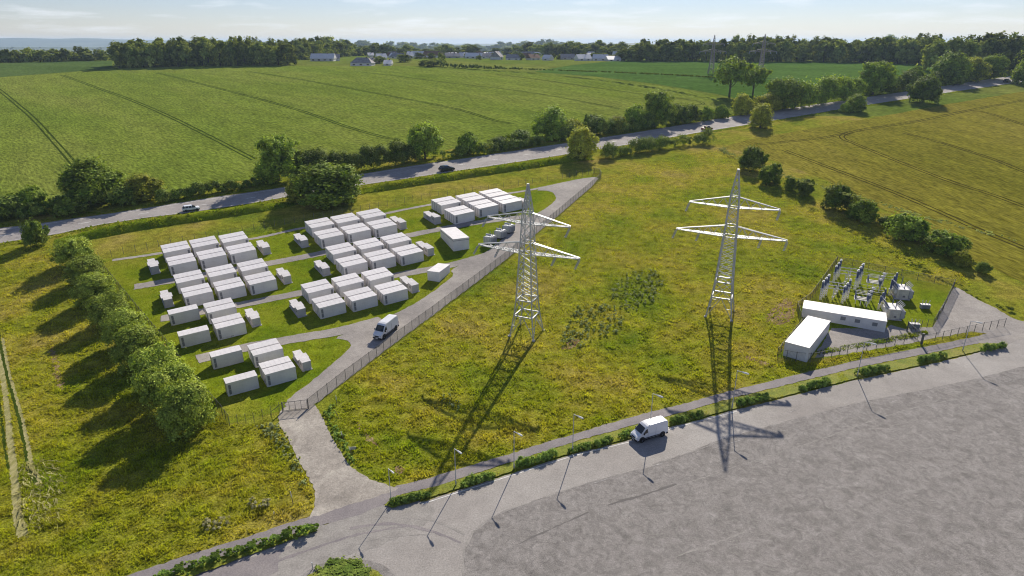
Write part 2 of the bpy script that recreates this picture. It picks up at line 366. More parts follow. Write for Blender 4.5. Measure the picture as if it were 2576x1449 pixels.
M['valley'] = mat('valley_fields', [(.35, g_(.05, .085, .025)), (.5, g_(.10, .13, .04)), (.65, g_(.15, .15, .06))], scale=.0012, fine=.006, fine_amt=.35, stretch=(.4, 1, 1))

# ------------------------------------------------------------------ world, sun, air
SUN_AZ, SUN_EL = R(16), R(31)
w = bpy.data.worlds.new('World'); bpy.context.scene.world = w; w.use_nodes = True
nt = w.node_tree; nd = nt.nodes; bg = nd['Background']
sky = nd.new('ShaderNodeTexSky'); sky.sky_type = 'NISHITA'; sky.sun_disc = False; sky.sun_elevation = SUN_EL; sky.sun_rotation = SUN_AZ
sky.altitude = 60; sky.air_density = 1.0; sky.dust_density = 0; sky.ozone_density = 1.4
# thin fair-weather cloud streaks
tc = nd.new('ShaderNodeTexCoord'); mp = nd.new('ShaderNodeMapping'); mp.inputs['Scale'].default_value = (5, 5, 42)
n1 = nd.new('ShaderNodeTexNoise'); n1.inputs['Scale'].default_value = 1.7; n1.inputs['Detail'].default_value = 7; n1.inputs['Roughness'].default_value = .6
rp = nd.new('ShaderNodeValToRGB'); rp.color_ramp.elements[0].position = .5; rp.color_ramp.elements[1].position = .74
rp.color_ramp.elements[1].color = (.55, .55, .55, 1)
mx = nd.new('ShaderNodeMix'); mx.data_type = 'RGBA'; mx.inputs[7].default_value = (13.0, 13.4, 14.2, 1)
nt.links.new(tc.outputs['Generated'], mp.inputs['Vector']); nt.links.new(mp.outputs['Vector'], n1.inputs['Vector']); nt.links.new(n1.outputs['Fac'], rp.inputs['Fac'])
nt.links.new(rp.outputs['Color'], mx.inputs[0]); tn = nd.new('ShaderNodeVectorMath'); tn.operation = 'MULTIPLY'; tn.inputs[1].default_value = (.88, .9, 1.17); nt.links.new(sky.outputs[0], tn.inputs[0]); nt.links.new(tn.outputs[0], mx.inputs[6]); nt.links.new(mx.outputs[2], bg.inputs['Color'])
bg.inputs['Strength'].default_value = .06
ld = bpy.data.lights.new('sun', 'SUN'); ld.energy = 5.0; ld.angle = R(.5); ld.color = (1, .92, .79)
lo = bpy.data.objects.new('sun', ld); C.objects.link(lo)
sd = Vector((math.sin(SUN_AZ) * math.cos(SUN_EL), math.cos(SUN_AZ) * math.cos(SUN_EL), math.sin(SUN_EL)))
lo.rotation_euler = (-sd).to_track_quat('-Z', 'Y').to_euler(); lo.location = sd * 400
sc = bpy.context.scene
sc.view_settings.view_transform = 'Standard'; sc.view_settings.look = 'None'; sc.view_settings.exposure = .44; sc.view_settings.gamma = 1
sc.cycles.use_denoising = True; sc.cycles.filter_width = 1.1; sc.cycles.max_bounces = 6; sc.cycles.volume_bounces = 0; sc.cycles.transparent_max_bounces = 8
sc.cycles.diffuse_bounces = 3; sc.cycles.glossy_bounces = 2; sc.cycles.transmission_bounces = 3

hm = bpy.data.materials.new('air'); hm.use_nodes = True; n_ = hm.node_tree.nodes; n_.clear()
ho = n_.new('ShaderNodeOutputMaterial'); pv = n_.new('ShaderNodeVolumePrincipled'); pv.inputs['Density'].default_value = .00007
pv.inputs['Color'].default_value = (.58, .77, 1, 1); pv.inputs['Anisotropy'].default_value = .2
hm.node_tree.links.new(pv.outputs[0], ho.inputs['Volume'])
hb = MB().box((0, 12000, 62), (29000, 25600, 140)).build('haze', hm); tag(hb, kind='stuff')

# ------------------------------------------------------------------ ground
xs = np.concatenate([np.linspace(-14000, -700, 8), np.linspace(-500, 500, 41), np.linspace(700, 14000, 8)])
YY = np.array([y for y in KY if y < 23000] + [24500.0]); HH = np.interp(YY, KY, KH)
HH = np.where(YY > 20000, HH, HH)
gx, gy = np.meshgrid(xs, YY); V = np.stack([gx.ravel(), gy.ravel(), np.repeat(HH, len(xs))], 1)
nx = len(xs); I = np.arange(len(V)).reshape(len(YY), nx)
Q = np.stack([I[:-1, :-1], I[:-1, 1:], I[1:, 1:], I[1:, :-1]], -1).reshape(-1, 4)
gme = raw_mesh('ground', V, Q, 4, [M['meadow'], M['far_grass'], M['valley']])
cy = V[Q[:, 0], 1]; gme.polygons.foreach_set('material_index', np.where(cy < 345, 0, np.where(cy < 1400, 1, 2)).astype(np.int32))
tag(link('ground', gme), kind='structure')
# distant hills beyond the valley
def hills(name, y0, depth_, prof, seed):
    r = np.random.default_rng(seed); xs_ = np.linspace(-9000, 9000, 220); ys_ = np.linspace(0, 1, 9)
    base = np.interp(xs_, [p[0] for p in prof], [p[1] for p in prof])
    for k in range(1, 6): base = base + 9 / k * np.sin(xs_ / (700 / k) + r.uniform(0, 6)) 
    base = np.maximum(base, 3)
    V = []
    for t in ys_:
        V += [(x, y0 + depth_ * t, -6 + b * math.sin(PI * min(t, .5)) if t <= .5 else -6 + b * math.sin(PI * t)) for x, b in zip(xs_, base)]
    n = len(xs_); I = np.arange(len(V)).reshape(9, n); Q = np.stack([I[:-1, :-1], I[:-1, 1:], I[1:, 1:], I[1:, :-1]], -1).reshape(-1, 4)
    return tag(link(name, raw_mesh(name, np.array(V), Q, 4, M['hill'], True)), kind='structure')
hills('distant_hills', 9500, 3000, [(-9000, 100), (-7600, 118), (-6600, 112), (-5200, 96), (-4000, 60), (-2600, 30), (0, 36), (9000, 40)], 3)
hills('wooded_ridge', 5600, 1500, [(-9000, 36), (-4000, 30), (-2000, 24), (-800, 30), (200, 44), (1500, 40), (9000, 46)], 5)

# fields
Zw = [(-300, 560), (0, 538), (130, 515), (240, 497), (430, 482), (640, 450), (760, 428), (1030, 392), (1200, 365), (1380, 342), (1600, 306), (1700, 291), (1790, 278), (1830, 262), (1800, 240), (1650, 214), (1500, 196), (1340, 183), (1200, 172), (1060, 166), (900, 166), (735, 165), (500, 167), (285, 173), (150, 184), (0, 195), (-300, 215)]
wheat_poly = gp(Zw); sheet('wheat_field', wheat_poly, .05, M['wheat'], jit=.3, step=4)
sheet('far_field', gp([(-300, 214), (0, 194), (150, 183), (283, 172), (283, 153), (0, 159), (-300, 168)]), .03, M['farfield'])
sheet('clover_field', gp([(1345, 181), (1500, 193), (1650, 211), (1800, 236), (1870, 252), (1990, 252), (2200, 215), (2360, 188), (2340, 161), (2100, 157), (1900, 155), (1560, 153), (1440, 164)]), .04, M['clover'], jit=.3, step=5)
Zb = [(1815, 372), (1880, 352), (1960, 338), (2060, 320), (2200, 296), (2350, 268), (2480, 246), (2576, 230), (2800, 195), (2900, 300), (2900, 900), (2700, 775), (2576, 712), (2480, 668), (2430, 645), (2330, 582), (2200, 515), (2080, 455), (1960, 408), (1880, 383)]
barley_poly = gp(Zb); sheet('barley_field', barley_poly, .04, M['barley'], jit=.4, step=3)

def ruts(line, gap, width, m, z, n=8):
    """a pair of wheel tracks pressed into the crop"""
    c = spline(gp(line), n); out = []
    for s in (-1, 1):
        L_ = []
        for i, p in enumerate(c):
            a = c[max(0, i - 1)]; b = c[min(len(c) - 1, i + 1)]; d = (b - a).normalized(); L_.append(p + Vector((-d.y, d.x)) * gap / 2 * s)
        rr = random.Random(int(p.x * 10)); o = ribbon(L_, width); o = [Vector((q.x + rr.uniform(-.12, .12) * width, q.y + rr.uniform(-.12, .12) * width)) for q in o]
        sheet('wheel_ruts', o, z, m)
Wl = [[(155, 189), (230, 216), (330, 252), (430, 295), (530, 345), (640, 402)], [(-60, 180), (0, 228), (80, 295), (140, 360), (205, 434)],
      [(395, 184), (520, 215), (640, 246), (760, 280), (870, 318), (960, 344), (1010, 352)], [(620, 179), (800, 208), (1000, 245), (1150, 275), (1240, 302), (1290, 312)],
      [(900, 180), (1100, 205), (1300, 228), (1500, 262), (1560, 275)], [(1240, 186), (1450, 214), (1640, 240), (1740, 252), (1768, 262), (1720, 266)]]
for i, l in enumerate(Wl): ruts(l, 2.0 if i < 4 else 1.8, .85 if i < 4 else .6, M['rut'], .075 + .004 * i)
def Z6(x, y): return ((2080 + x / 1.4636) / 1.490683, (250 + y / 1.4636) / 1.490683)
def Z7(x, y): return ((2600 + x / 2.0774) / 1.490683, (500 + y / 2.0774) / 1.490683)
Bl = [[Z6(1100, 428), Z6(1400, 400), Z6(1560, 375), Z6(1700, 345), Z6(2000, 298), Z6(2300, 235), Z6(2576, 186), Z6(2800, 150)],
      [Z7(700, 130), Z7(1000, 245), Z7(1500, 435), Z7(1900, 605), Z7(2200, 740), Z7(2576, 895), Z7(2800, 985)],
      [Z7(1230, -8), Z7(1160, 18), Z7(1175, 48), Z7(1250, 78), Z7(1600, 222), Z7(2000, 375), Z7(2300, 470), Z7(2576, 570), Z7(2900, 690)],
      [Z7(1640, -2), Z7(1900, 65), Z7(2300, 190), Z7(2576, 300), Z7(2900, 420)],
      [Z6(2290, 238), Z6(2400, 262), Z6(2576, 320), Z6(2750, 380)]]
for i, l in enumerate(Bl): ruts(l, 2.0, .7, M['rut2'], .065 + .004 * i)

# ------------------------------------------------------------------ the main road and its verges
north = gp([(-260, 612), (0, 576), (75, 568), (175, 553), (270, 540), (375, 524), (525, 500), (644, 483), (725, 471), (905, 440), (1040, 418), (1180, 398), (1330, 375), (1430, 360), (1600, 334), (1780, 304), (1880, 288), (2100, 257), (2300, 228), (2440, 207), (2530, 194), (2660, 178)])
south = gp([(-260, 655), (0, 612), (69, 601), (150, 588), (250, 566), (375, 547), (463, 537), (644, 510), (725, 495), (915, 465), (1040, 447), (1160, 429), (1300, 408), (1430, 388), (1600, 361), (1780, 330), (1900, 311), (2100, 277), (2300, 246), (2440, 225), (2530, 212), (2660, 194)])
road_poly = north + south[::-1]
sheet('main_road', road_poly, .06, M['road'])
sheet('road_shoulder', ribbon([p + Vector((.3, .5, 0)) for p in north], 1.1), .03, M['dust'], jit=.2, step=1.5)
mid_l = [Vector(((a.x + b.x) / 2, (a.y + b.y) / 2)) for a, b in zip(north, south)]
ml = resample(mid_l, 3.0)
for i in range(2, len(ml) - 3, 5): sheet('lane_dash', ribbon(ml[i:i + 2], .4), .072, M['paint'])
edge = [a.lerp(b, .06) for a, b in zip(north, south)]; sheet('edge_line', ribbon(resample(edge, 6), .28), .07, M['paint'])
edge = [a.lerp(b, .94) for a, b in zip(north, south)]; sheet('edge_line', ribbon(resample(edge, 6)[: 200], .2), .07, M['paint'])

# ------------------------------------------------------------------ the wide front road, footpath and verges
front_n = [(-200, 1560), (330, 1500), (560, 1420), (700, 1368), (800, 1335), (860, 1310), (970, 1282), (1060, 1264), (1140, 1238), (1270, 1197), (1440, 1143), (1600, 1104), (1690, 1074), (1850, 1032), (2000, 994), (2150, 957), (2300, 926), (2460, 888), (2530, 862), (2600, 838), (2800, 800)]
front_poly = gp(front_n) + [Vector((170, 112, 0)), Vector((170, 10, 0)), Vector((-90, 10, 0)), Vector((-80, 38, 0))]
sheet('front_road', front_poly, .03, M['front'], jit=.1, step=1.0)
# older, coarser surface that fills the wide part of the road
co_n = [(1168, 1480), (1165, 1395), (1190, 1340), (1245, 1298), (1330, 1265), (1480, 1215), (1650, 1170), (1800, 1110), (1960, 1065), (2150, 1015), (2300, 985), (2450, 955), (2600, 915), (2900, 860)]
coarse_poly = gp(co_n) + [Vector((160, 95, 0)), Vector((160, 14, 0)), Vector((-3, 14, 0)), Vector((-4, 40, 0))]
sheet('worn_road_surface', coarse_poly, .036, M['coarse'], jit=.12, step=.9)
cl = spline(gp(co_n), 6)
sheet('surface_joint', ribbon(cl[:34], .22), .044, M['dust'], jit=.12, step=.6)
sheet('surface_joint', ribbon(spline(gp([(1620, 1245), (1760, 1205), (1880, 1165), (2050, 1110), (2250, 1040), (2400, 1005)]), 8), .16), .044, M['dust'], jit=.1, step=.5)
sheet('surface_joint', ribbon(spline(gp([(1530, 1270), (1620, 1245), (1700, 1218)]), 8), .3), .048, M['seam'], jit=.12, step=.5)
sheet('surface_joint', ribbon(spline(gp([(1300, 1370), (1400, 1325), (1480, 1288)]), 8), .16), .044, M['seam'], jit=.12, step=.4)
sheet('surface_joint', ribbon(spline(gp([(1700, 1400), (1790, 1370), (1880, 1335)]), 8), .18), .044, M['dust'], jit=.12, step=.4)
sheet('surface_joint', ribbon(spline(gp([(1640, 1170), (1760, 1130), (1850, 1095)]), 8), .2), .05, M['dust'], jit=.1, step=.5)
for a, b in (((1645, 1172), (1665, 1166)), ((1495, 1216), (1530, 1204)), ((1830, 1118), (1862, 1108))): sheet('faded_line', ribbon(gp([a, b]), .16), .052, M['worn'])
for ln in ([(2240, 1013), (2262, 1006)], [(2246, 1014), (2258, 1024)], [(2510, 952), (2530, 947)], [(2530, 947), (2545, 956)], [(2545, 957), (2520, 963)], [(2520, 963), (2510, 952)], [(1985, 1038), (2003, 1031)], [(2155, 996), (2163, 992)]):
    sheet('faded_line', ribbon(gp(ln), .1), .052, M['worn'])
fr = gp(front_n); el = [Vector((p.x + .12, p.y - .38)) for p in fr[7:14]]; sheet('white_edge_line', ribbon(resample(el, 2), .16), .041, M['paint'])
sheet('resurfaced_strip', gp([(330, 1500), (470, 1452), (600, 1412), (720, 1378), (800, 1348), (850, 1335), (880, 1345), (820, 1385), (720, 1430), (560, 1500)]), .0335, M['path'], jit=.25, step=.6, sm=1)
for k, ln in enumerate((((620, 1440), (760, 1390), (900, 1345), (1020, 1325)), ((700, 1449), (830, 1392), (960, 1352), (1080, 1345)), ((880, 1330), (980, 1318), (1080, 1335), (1160, 1365)), ((1010, 1300), (1090, 1310), (1170, 1345)))):
    sheet('tyre_sweep', ribbon(spline(gp(ln), 6), .5, .3), .0385 + .001 * k, M['dust'] if k % 2 else M['path'], jit=.1, step=.5)
# dusty wheel sweep where the track joins
sheet('dust_sweep', gp([(770, 1332), (880, 1292), (985, 1262), (1060, 1252), (1100, 1280), (1060, 1330), (960, 1370), (860, 1400), (770, 1430), (720, 1449), (700, 1400), (760, 1365)]), .034, M['dust'], jit=.5, step=1, sm=2)
path_n = [(-200, 1640), (345, 1440), (480, 1394), (620, 1352), (770, 1302), (800, 1290), (880, 1262), (970, 1238), (1000, 1222), (1080, 1203), (1180, 1172), (1290, 1140), (1440, 1093), (1600, 1046), (1720, 1016), (1850, 980), (2000, 944), (2150, 908), (2330, 872), (2480, 842), (2560, 815)]
path_s = [(-200, 1700), (400, 1452), (560, 1400), (700, 1354), (790, 1328), (900, 1296), (975, 1266), (1000, 1246), (1100, 1222), (1200, 1190), (1300, 1158), (1440, 1113), (1600, 1068), (1720, 1036), (1850, 999), (2000, 963), (2150, 926), (2330, 890), (2470, 862), (2570, 840)]
path_poly = gp(path_n) + gp(path_s)[::-1]
sheet('footpath', path_poly, .04, M['path'], jit=.12, step=.7)
verge_a = gp([(968, 1272), (1000, 1249), (1100, 1225), (1200, 1193), (1300, 1161), (1440, 1116), (1600, 1071), (1720, 1039), (1850, 1002), (2000, 966), (2150, 929), (2330, 893), (2470, 865), (2535, 866), (2528, 874), (2460, 885), (2300, 923), (2150, 954), (2000, 991), (1850, 1029), (1690, 1071), (1600, 1100), (1440, 1140), (1270, 1193), (1140, 1234), (1060, 1260), (985, 1280)])
verge_b = gp([(400, 1452), (560, 1402), (700, 1357), (790, 1331), (802, 1336), (700, 1372), (560, 1424), (420, 1475), (300, 1530)])
M['verge'] = mat('verge_grass', [(.3, g_(.13, .17, .012)), (.5, g_(.20, .22, .02)), (.7, g_(.26, .235, .045))], scale=.3, fine=4, fine_amt=.4, bump=.1, bscale=4)
for v in (verge_a, verge_b): sheet('verge_strip', v, .16, M['verge'], jit=.1, step=.5)
# stone kerb under the verge edge
isl = gp([(755, 1460), (800, 1437), (850, 1424), (905, 1425), (950, 1440), (985, 1470), (960, 1520), (780, 1520)])
sheet('traffic_island', isl, .12, M['verge'], jit=.1, step=.5)
sheet('island_border', gp([(735, 1470), (785, 1425), (850, 1405), (925, 1408), (975, 1425), (1010, 1470), (980, 1530), (740, 1530)]), .045, M['coarse'], sm=2)

# ------------------------------------------------------------------ access track, site tracks and lawn
track_poly = gp([(697, 1060), (710, 1022), (775, 1008), (797, 1024), (812, 1055), (832, 1095), (852, 1130), (876, 1168), (905, 1192), (940, 1210), (990, 1226), (1010, 1229), (960, 1246), (880, 1270), (775, 1306), (786, 1292), (794, 1270), (793, 1234), (775, 1200), (757, 1168), (728, 1112)])
lawn_poly = gp([(243, 658), (400, 632), (640, 590), (760, 565), (930, 535), (1100, 504), (1310, 471), (1490, 441), (1512, 447), (1400, 545), (1350, 585), (1282, 645), (1150, 745), (1000, 855), (870, 952), (780, 1030), (706, 1034), (575, 1066), (500, 975), (430, 885), (330, 765)])
sheet('site_lawn', lawn_poly, .012, M['lawn'], jit=.15, step=1.2)
fence_R = [(776, 1030), (870, 955), (1000, 856), (1150, 745), (1282, 645), (1350, 585), (1400, 545), (1512, 449)]
spine = gp([(1512, 450), (1400, 547), (1350, 587), (1282, 647), (1150, 747), (1000, 858), (870, 957), (778, 1031), (712, 1026), (728, 1000), (790, 955), (845, 908), (878, 880), (884, 866), (870, 855), (840, 851), (880, 835), (950, 808), (1020, 777), (1075, 745), (1118, 712), (1145, 690), (1130, 680), (1170, 662), (1215, 640), (1262, 605), (1288, 570), (1300, 560), (1365, 530), (1395, 508), (1400, 494), (1385, 480), (1340, 479), (1400, 462), (1490, 444)])
sheet('site_track', spine, .05, M['gravel'], jit=.12, step=.8, sm=1)
rows_ = [[(282, 655), (400, 638), (640, 600), (760, 574), (930, 545), (1100, 512), (1310, 482), (1420, 460)],
         [(338, 722), (480, 698), (720, 655), (860, 627), (1100, 578), (1230, 556), (1330, 545)],
         [(405, 802), (520, 783), (640, 760), (760, 737), (1000, 692), (1130, 668), (1230, 640)],
         [(497, 904), (620, 874), (740, 853), (860, 832), (960, 805)]]
rw = [1.6, 3.4, 3.2, 3.6]; row_polys = []
for i, (l, w_) in enumerate(zip(rows_, rw)):
    o = ribbon(spline(gp(l), 5), w_); row_polys.append(o); sheet('row_track', o, .054 + .004 * i, M['gravel'], jit=.15, step=.7)
sheet('access_track', track_poly, .045, M['track'], jit=.13, step=.5, sm=1)

# ------------------------------------------------------------------ substation ground
def Z8(x, y): return ((2850 + x / 3.22) / 1.490683, (920 + y / 3.22) / 1.490683)
sub_poly = gp([Z8(205, 1350), Z8(505, 980), Z8(437, 780), Z8(600, 660), Z8(925, 215), Z8(1500, 330), Z8(2340, 500), Z8(2085, 990), Z8(1560, 1000), Z8(1500, 1260), Z8(1000, 1330), Z8(600, 1385)])
sheet('substation_lawn', sub_poly, .012, M['lawn'])
yard_poly = gp([Z8(640, 1370), Z8(860, 1000), Z8(1530, 1010), Z8(1580, 960), Z8(1760, 1010), Z8(2085, 985), Z8(2340, 505), Z8(2400, 520), Z8(2600, 640), Z8(2850, 760), Z8(3050, 880), Z8(3300, 960), Z8(3300, 1080), Z8(2760, 1070), Z8(2560, 1040), Z8(2100, 1120), Z8(1750, 1195), Z8(1300, 1270)])
sheet('yard', yard_poly, .022, M['gravel'], jit=.2, step=.8)
M['yardasph'] = M['front']
side_poly = gp([(2450, 850), (2560, 812), (2600, 800), (2800, 790), (2800, 830), (2576, 850), (2530, 868), (2470, 866)])
sheet('yard_entry', side_poly, .042, M['gravel'], jit=.15, step=.7)
# bare soil patches
for k, pl in enumerate(([(1985, 745), (2000, 775), (1998, 800), (1965, 820), (1930, 812), (1925, 795), (1950, 770)], [(1880, 893), (1912, 905), (1950, 920), (1948, 926), (1905, 915), (1876, 900)], [(1415, 868), (1450, 850), (1462, 858), (1440, 875), (1412, 884)], [(898, 1055), (915, 1080), (940, 1105), (950, 1125), (935, 1120), (905, 1085)], [(985, 1170), (1020, 1175), (1025, 1188), (1000, 1192)], [(123, 870), (132, 862), (150, 930), (160, 975), (150, 985), (135, 940)])):
    sheet('bare_soil', gp(pl), .02, M['soil'], jit=.35, step=.5, sm=1)
# wheel tracks and lodged grass at the far left
lt1 = ribbon(spline(gp([(-12, 850), (9, 959), (24, 1092), (36, 1189), (46, 1298), (58, 1350)]), 6), .75, 1.2); lt2 = ribbon(spline(gp([(-8, 800), (0, 861), (18, 946), (48, 1055), (72, 1177), (90, 1215)]), 6), .5, .4)
lt3 = ribbon(spline(gp([(-22, 900), (-5, 985), (8, 1090), (20, 1180)]), 6), .35)
sheet('flattened_grass', lt1, .026, M['flat'], jit=.12, step=.4); sheet('wheel_ruts', lt2, .03, M['rut'], jit=.1, step=.4); sheet('wheel_ruts', lt3, .03, M['rut'], jit=.1, step=.4)
lt4 = ribbon(spline(gp([(6, 850), (24, 945), (55, 1055), (80, 1177), (100, 1220)]), 6), .45, .9); sheet('flattened_grass', lt4, .028, M['flat'], jit=.1, step=.4)
m = MB(); sr = random.Random(5)
for k in range(150):
    p = G(sr.uniform(50, 150), sr.uniform(1160, 1320)); o_ = G(66, 1140); d = Vector((p.x - o_.x, p.y - o_.y, 0)).normalized(); a_ = sr.uniform(-.5, .5); d = Vector((d.x * math.cos(a_) - d.y * math.sin(a_), d.x * math.sin(a_) + d.y * math.cos(a_), 0)); n_v = Vector((-d.y, d.x, 0)) * sr.uniform(.04, .12); L_ = sr.uniform(.6, 2.0); z = .12 + sr.uniform(0, .14)
    q = Vector((p.x, p.y, hz(p.y) + z)); m.add([q - n_v, q + n_v, q + d * L_ + n_v * .3 + Vector((0, 0, sr.uniform(-.05, .1))), q + d * L_ - n_v * .3], [(0, 1, 2, 3)])
tag(m.build('lodged_straw', M['straw']), kind='stuff')
left_excl = [lt1, lt2, lt3, lt4]
# ------------------------------------------------------------------ battery containers
HEAD = R(33.5)
def ksc(y): return 1 + .33 * min(1.15, max(0, (y - 97) / 93))
CL, CW, CH = 5.25, 2.25, 2.55
def make_container(vent_right):
    """origin: front left bottom corner; x along the length, y towards the back"""
    t = thing('battery_container', '', 'container')
    m = MB(); m.box((CL / 2, CW / 2, CH / 2 + .04), (CL - .04, CW - .04, CH - .16))
    for i in range(1, 5):                                     # upright joints between the wall panels, a little proud
        for y in (.014, CW - .014): m.box((CL * i / 5, y, CH / 2 + .05), (.035, .02, CH - .3))
    m.build('body', M['white'], t)
    f = MB()
    for x in (.06, CL - .06):
        for y in (.06, CW - .06): f.box((x, y, CH / 2), (.125, .125, CH - .09))
    for y in (.055, CW - .055): f.box((CL / 2, y, .09), (CL - .26, .115, .17)); f.box((CL / 2, y, CH - .115), (CL - .26, .115, .14))
    for x in (.055, CL - .055): f.box((x, CW / 2, .09), (.115, CW - .26, .17)); f.box((x, CW / 2, CH - .115), (.115, CW - .26, .14))
    f.build('frame', M['white'], t)
    r = MB(); r.box((CL / 2, CW / 2, CH), (CL + .03, CW + .03, .09))
    for i in range(1, 6): r.box((CL * i / 6, CW / 2, CH + .052), (.03, CW - .1, .014))
    r.build('roof', M['roofw'], t)
    d = MB(); d.box((-.012, CW * .30, CH / 2 + .02), (.03, .05, CH - .35)); d.box((-.012, CW * .70, CH / 2 + .02), (.03, .05, CH - .35))
    d.build('door_rod', M['seal'], t)
    vx = CL - .42 if vent_right else .48
    for z in (CH * .30, CH * .68):
        v = MB(); v.box((vx, .0, z), (.40, .05, CH * .35))
        for i in range(7): v.box((vx, -.03, z - CH * .14 + i * CH * .047), (.36, .02, .035))
        v.build('vent', M['vent'], t)
    return t
proto_c = {}
def N4(x, y): return (1120 + x / 4.2617, 760 + y / 4.2617)
def N3(x, y): return (1050 + x / 2.708, 640 + y / 2.708)
PAIRS = [  # (block, row, column, native pixel of the near left roof corner, vent on the right, single)
 ('left', 0, 0, (615.4, 947.4), 1, 0), ('left', 0, 1, (725, 927.9), 1, 0), ('left', 0, 2, (838.2, 909.7), 1, 0),
 ('left', 1, 0, (636.1, 995.8), 0, 0), ('left', 1, 1, (752.4, 973.4), 0, 0), ('left', 1, 2, (866.1, 953), 0, 0),
 ('left', 2, 0, (664.3, 1061.9), 1, 0), ('left', 2, 1, (787.8, 1038.7), 1, 0), ('left', 2, 2, (908.8, 1016.9), 1, 0),
 ('left', 3, 0, (693, 1114.7), 0, 0), ('left', 3, 1, (818, 1091.2), 0, 0), ('left', 3, 2, (938.2, 1067.5), 0, 0),
 ('left', 4, 0, (634.9, 1179.8), 0, 1), ('left', 4, 1, (779.7, 1173.4), 0, 0),
 ('left', 5, 0, (671.8, 1261.7), 0, 1), ('left', 5, 1, (811.6, 1233.5), 2, 0),
 ('left', 6, 0, (793.2, 1340.7), 0, 1), ('left', 6, 1, (950.9, 1334.5), 0, 0),
 ('left', 7, 0, (847.5, 1440), 0, 1), ('left', 7, 1, (995.3, 1405.9), 0, 0)]
mid_ = [((210, 402), (630, 325), (1055, 250)), ((357, 577), (797, 495), (1225, 415)), ((552, 825), (1005, 743), (1452, 660)), ((722, 1027), (1183, 935), (1640, 850)), ((155, 1445), (655, 1342), (1145, 1243))]
for r_, row in enumerate(mid_):
    for c_, p in enumerate(row): PAIRS.append(('middle', r_, c_, N4(*p), (r_ + 1) % 2, 0))
for c_, p in enumerate(((402, 1395), (735, 1325), (1053, 1257))): PAIRS.append(('middle', 5, c_, N3(*p), 0, 0))
for c_, p in enumerate(((1638, 350), (1892, 308), (2133, 265))): PAIRS.append(('far right', 0, c_, N3(*p), 1, 0))
for c_, p in enumerate(((1775, 450), (2023, 383), (2268, 335))): PAIRS.append(('far right', 1, c_, N3(*p), 0, 0))
ORD = ['first', 'second', 'third', 'fourth', 'fifth', 'sixth', 'seventh', 'eighth']
COL = {3: ['left', 'middle', 'right'], 2: ['left', 'right']}
ux = Vector((math.cos(HEAD), math.sin(HEAD), 0)); uy = Vector((-math.sin(HEAD), math.cos(HEAD), 0))
for blk, r_, c_, px, vr, single in PAIRS:
    k = 1.15
    for _ in range(4):
        p = GN(px[0], px[1], CH * (1 + .6 * (k - 1))); k = ksc(p.y)
    sx, sy, sz = k, 1 + 1.25 * (k - 1), 1 + .45 * (k - 1)
    base = Vector((p.x, p.y, 0)); ncol = 3 if not (blk == 'left' and r_ > 3) else 2
    ym = base + (ux * CL * sx / 2 + uy * CW * sy); tilt = math.atan(slope(ym.y))
    rowname = f'{ORD[r_]} row from back, {blk} block' if blk != 'far right' else f'{"back" if r_ == 0 else "front"} row, block behind the pylon'
    for back in ((0,) if single else (0, 1)):
        q = base + uy * (back * (CW + .36) * sy)
        q.z = hz(base.y) + (q.y - base.y) * math.tan(tilt) + .02
        key = bool(vr == 1)
        if single: lb = f'white battery container standing alone, {rowname}'
        else: lb = f'white battery container, {"rear" if back else "front"} of {COL[ncol][c_]} pair, {rowname}'
        if key not in proto_c:
            o = make_container(key); proto_c[key] = o
            o.location = q; o.rotation_quaternion = (Matrix.Rotation(tilt, 3, 'X') @ Matrix.Rotation(HEAD, 3, 'Z')).to_quaternion(); o.scale = (sx, sy, sz)
            o['label'] = lb; o['group'] = 'battery containers standing in rows'
        else: o = dup(proto_c[key], q, HEAD, lb, 'battery containers standing in rows', (sx, sy, sz), tilt)
        if vr == 2 and not back:
            o['label'] = f'white battery container with a grimy streaked front, {rowname}'
            d = MB(); rr = random.Random(3)
            d.poly([(.22, -.004, .15), (.40, -.004, .15), (.46, -.004, 2.35), (.28, -.004, 2.4), (.2, -.004, 1.2)])
            for i in range(7):
                x = .5 + i * .32 + rr.uniform(-.1, .1); h = rr.uniform(.1, .3); d.poly([(x, -.004, .18), (x + .34, -.004, .18), (x + .27, -.004, .18 + h), (x + .06, -.004, .18 + h * .8)])
            g = d.build('grime', M['grime'], o)

# ------------------------------------------------------------------ transformer cabinets: three boxes in a line, beside each block
def make_skid():
    t = thing('transformer_station', '', 'transformer')
    m = MB(); m.box((.72, .75, .82), (1.44, 1.5, 1.6)); m.build('front_cabinet', M['conc'], t, bevel=.02)
    m = MB(); m.box((.72, .75, 1.645), (1.5, 1.56, .06)); m.build('front_lid', M['concroof'], t)
    m = MB(); m.box((.68, 2.3, .62), (1.2, 1.5, 1.2))
    for i in range(6): m.box((.05, 1.75 + i * .22, .62), (.06, .05, .9))
    m.build('transformer_tank', M['conc'], t)
    m = MB(); m.box((.74, 2.3, 1.29), (2.0, 1.62, .1)); m.build('canopy', M['concroof'], t)
    m = MB(); m.box((.62, 3.85, .62), (1.3, 1.35, 1.22)); m.build('rear_cabinet', M['conc'], t, bevel=.02)
    m = MB(); m.box((.62, 3.85, 1.255), (1.36, 1.4, .05)); m.build('rear_lid', M['concroof'], t)
    m = MB(); m.box((.7, 2.2, .03), (1.7, 4.7, .1)); m.build('plinth', M['conc'], t)
    m = MB()
    for i in range(5): m.box((-.012, .45 + i * .15, 1.0), (.02, .06, .5))
    m.build('louvre', M['vent'], t)
    return t
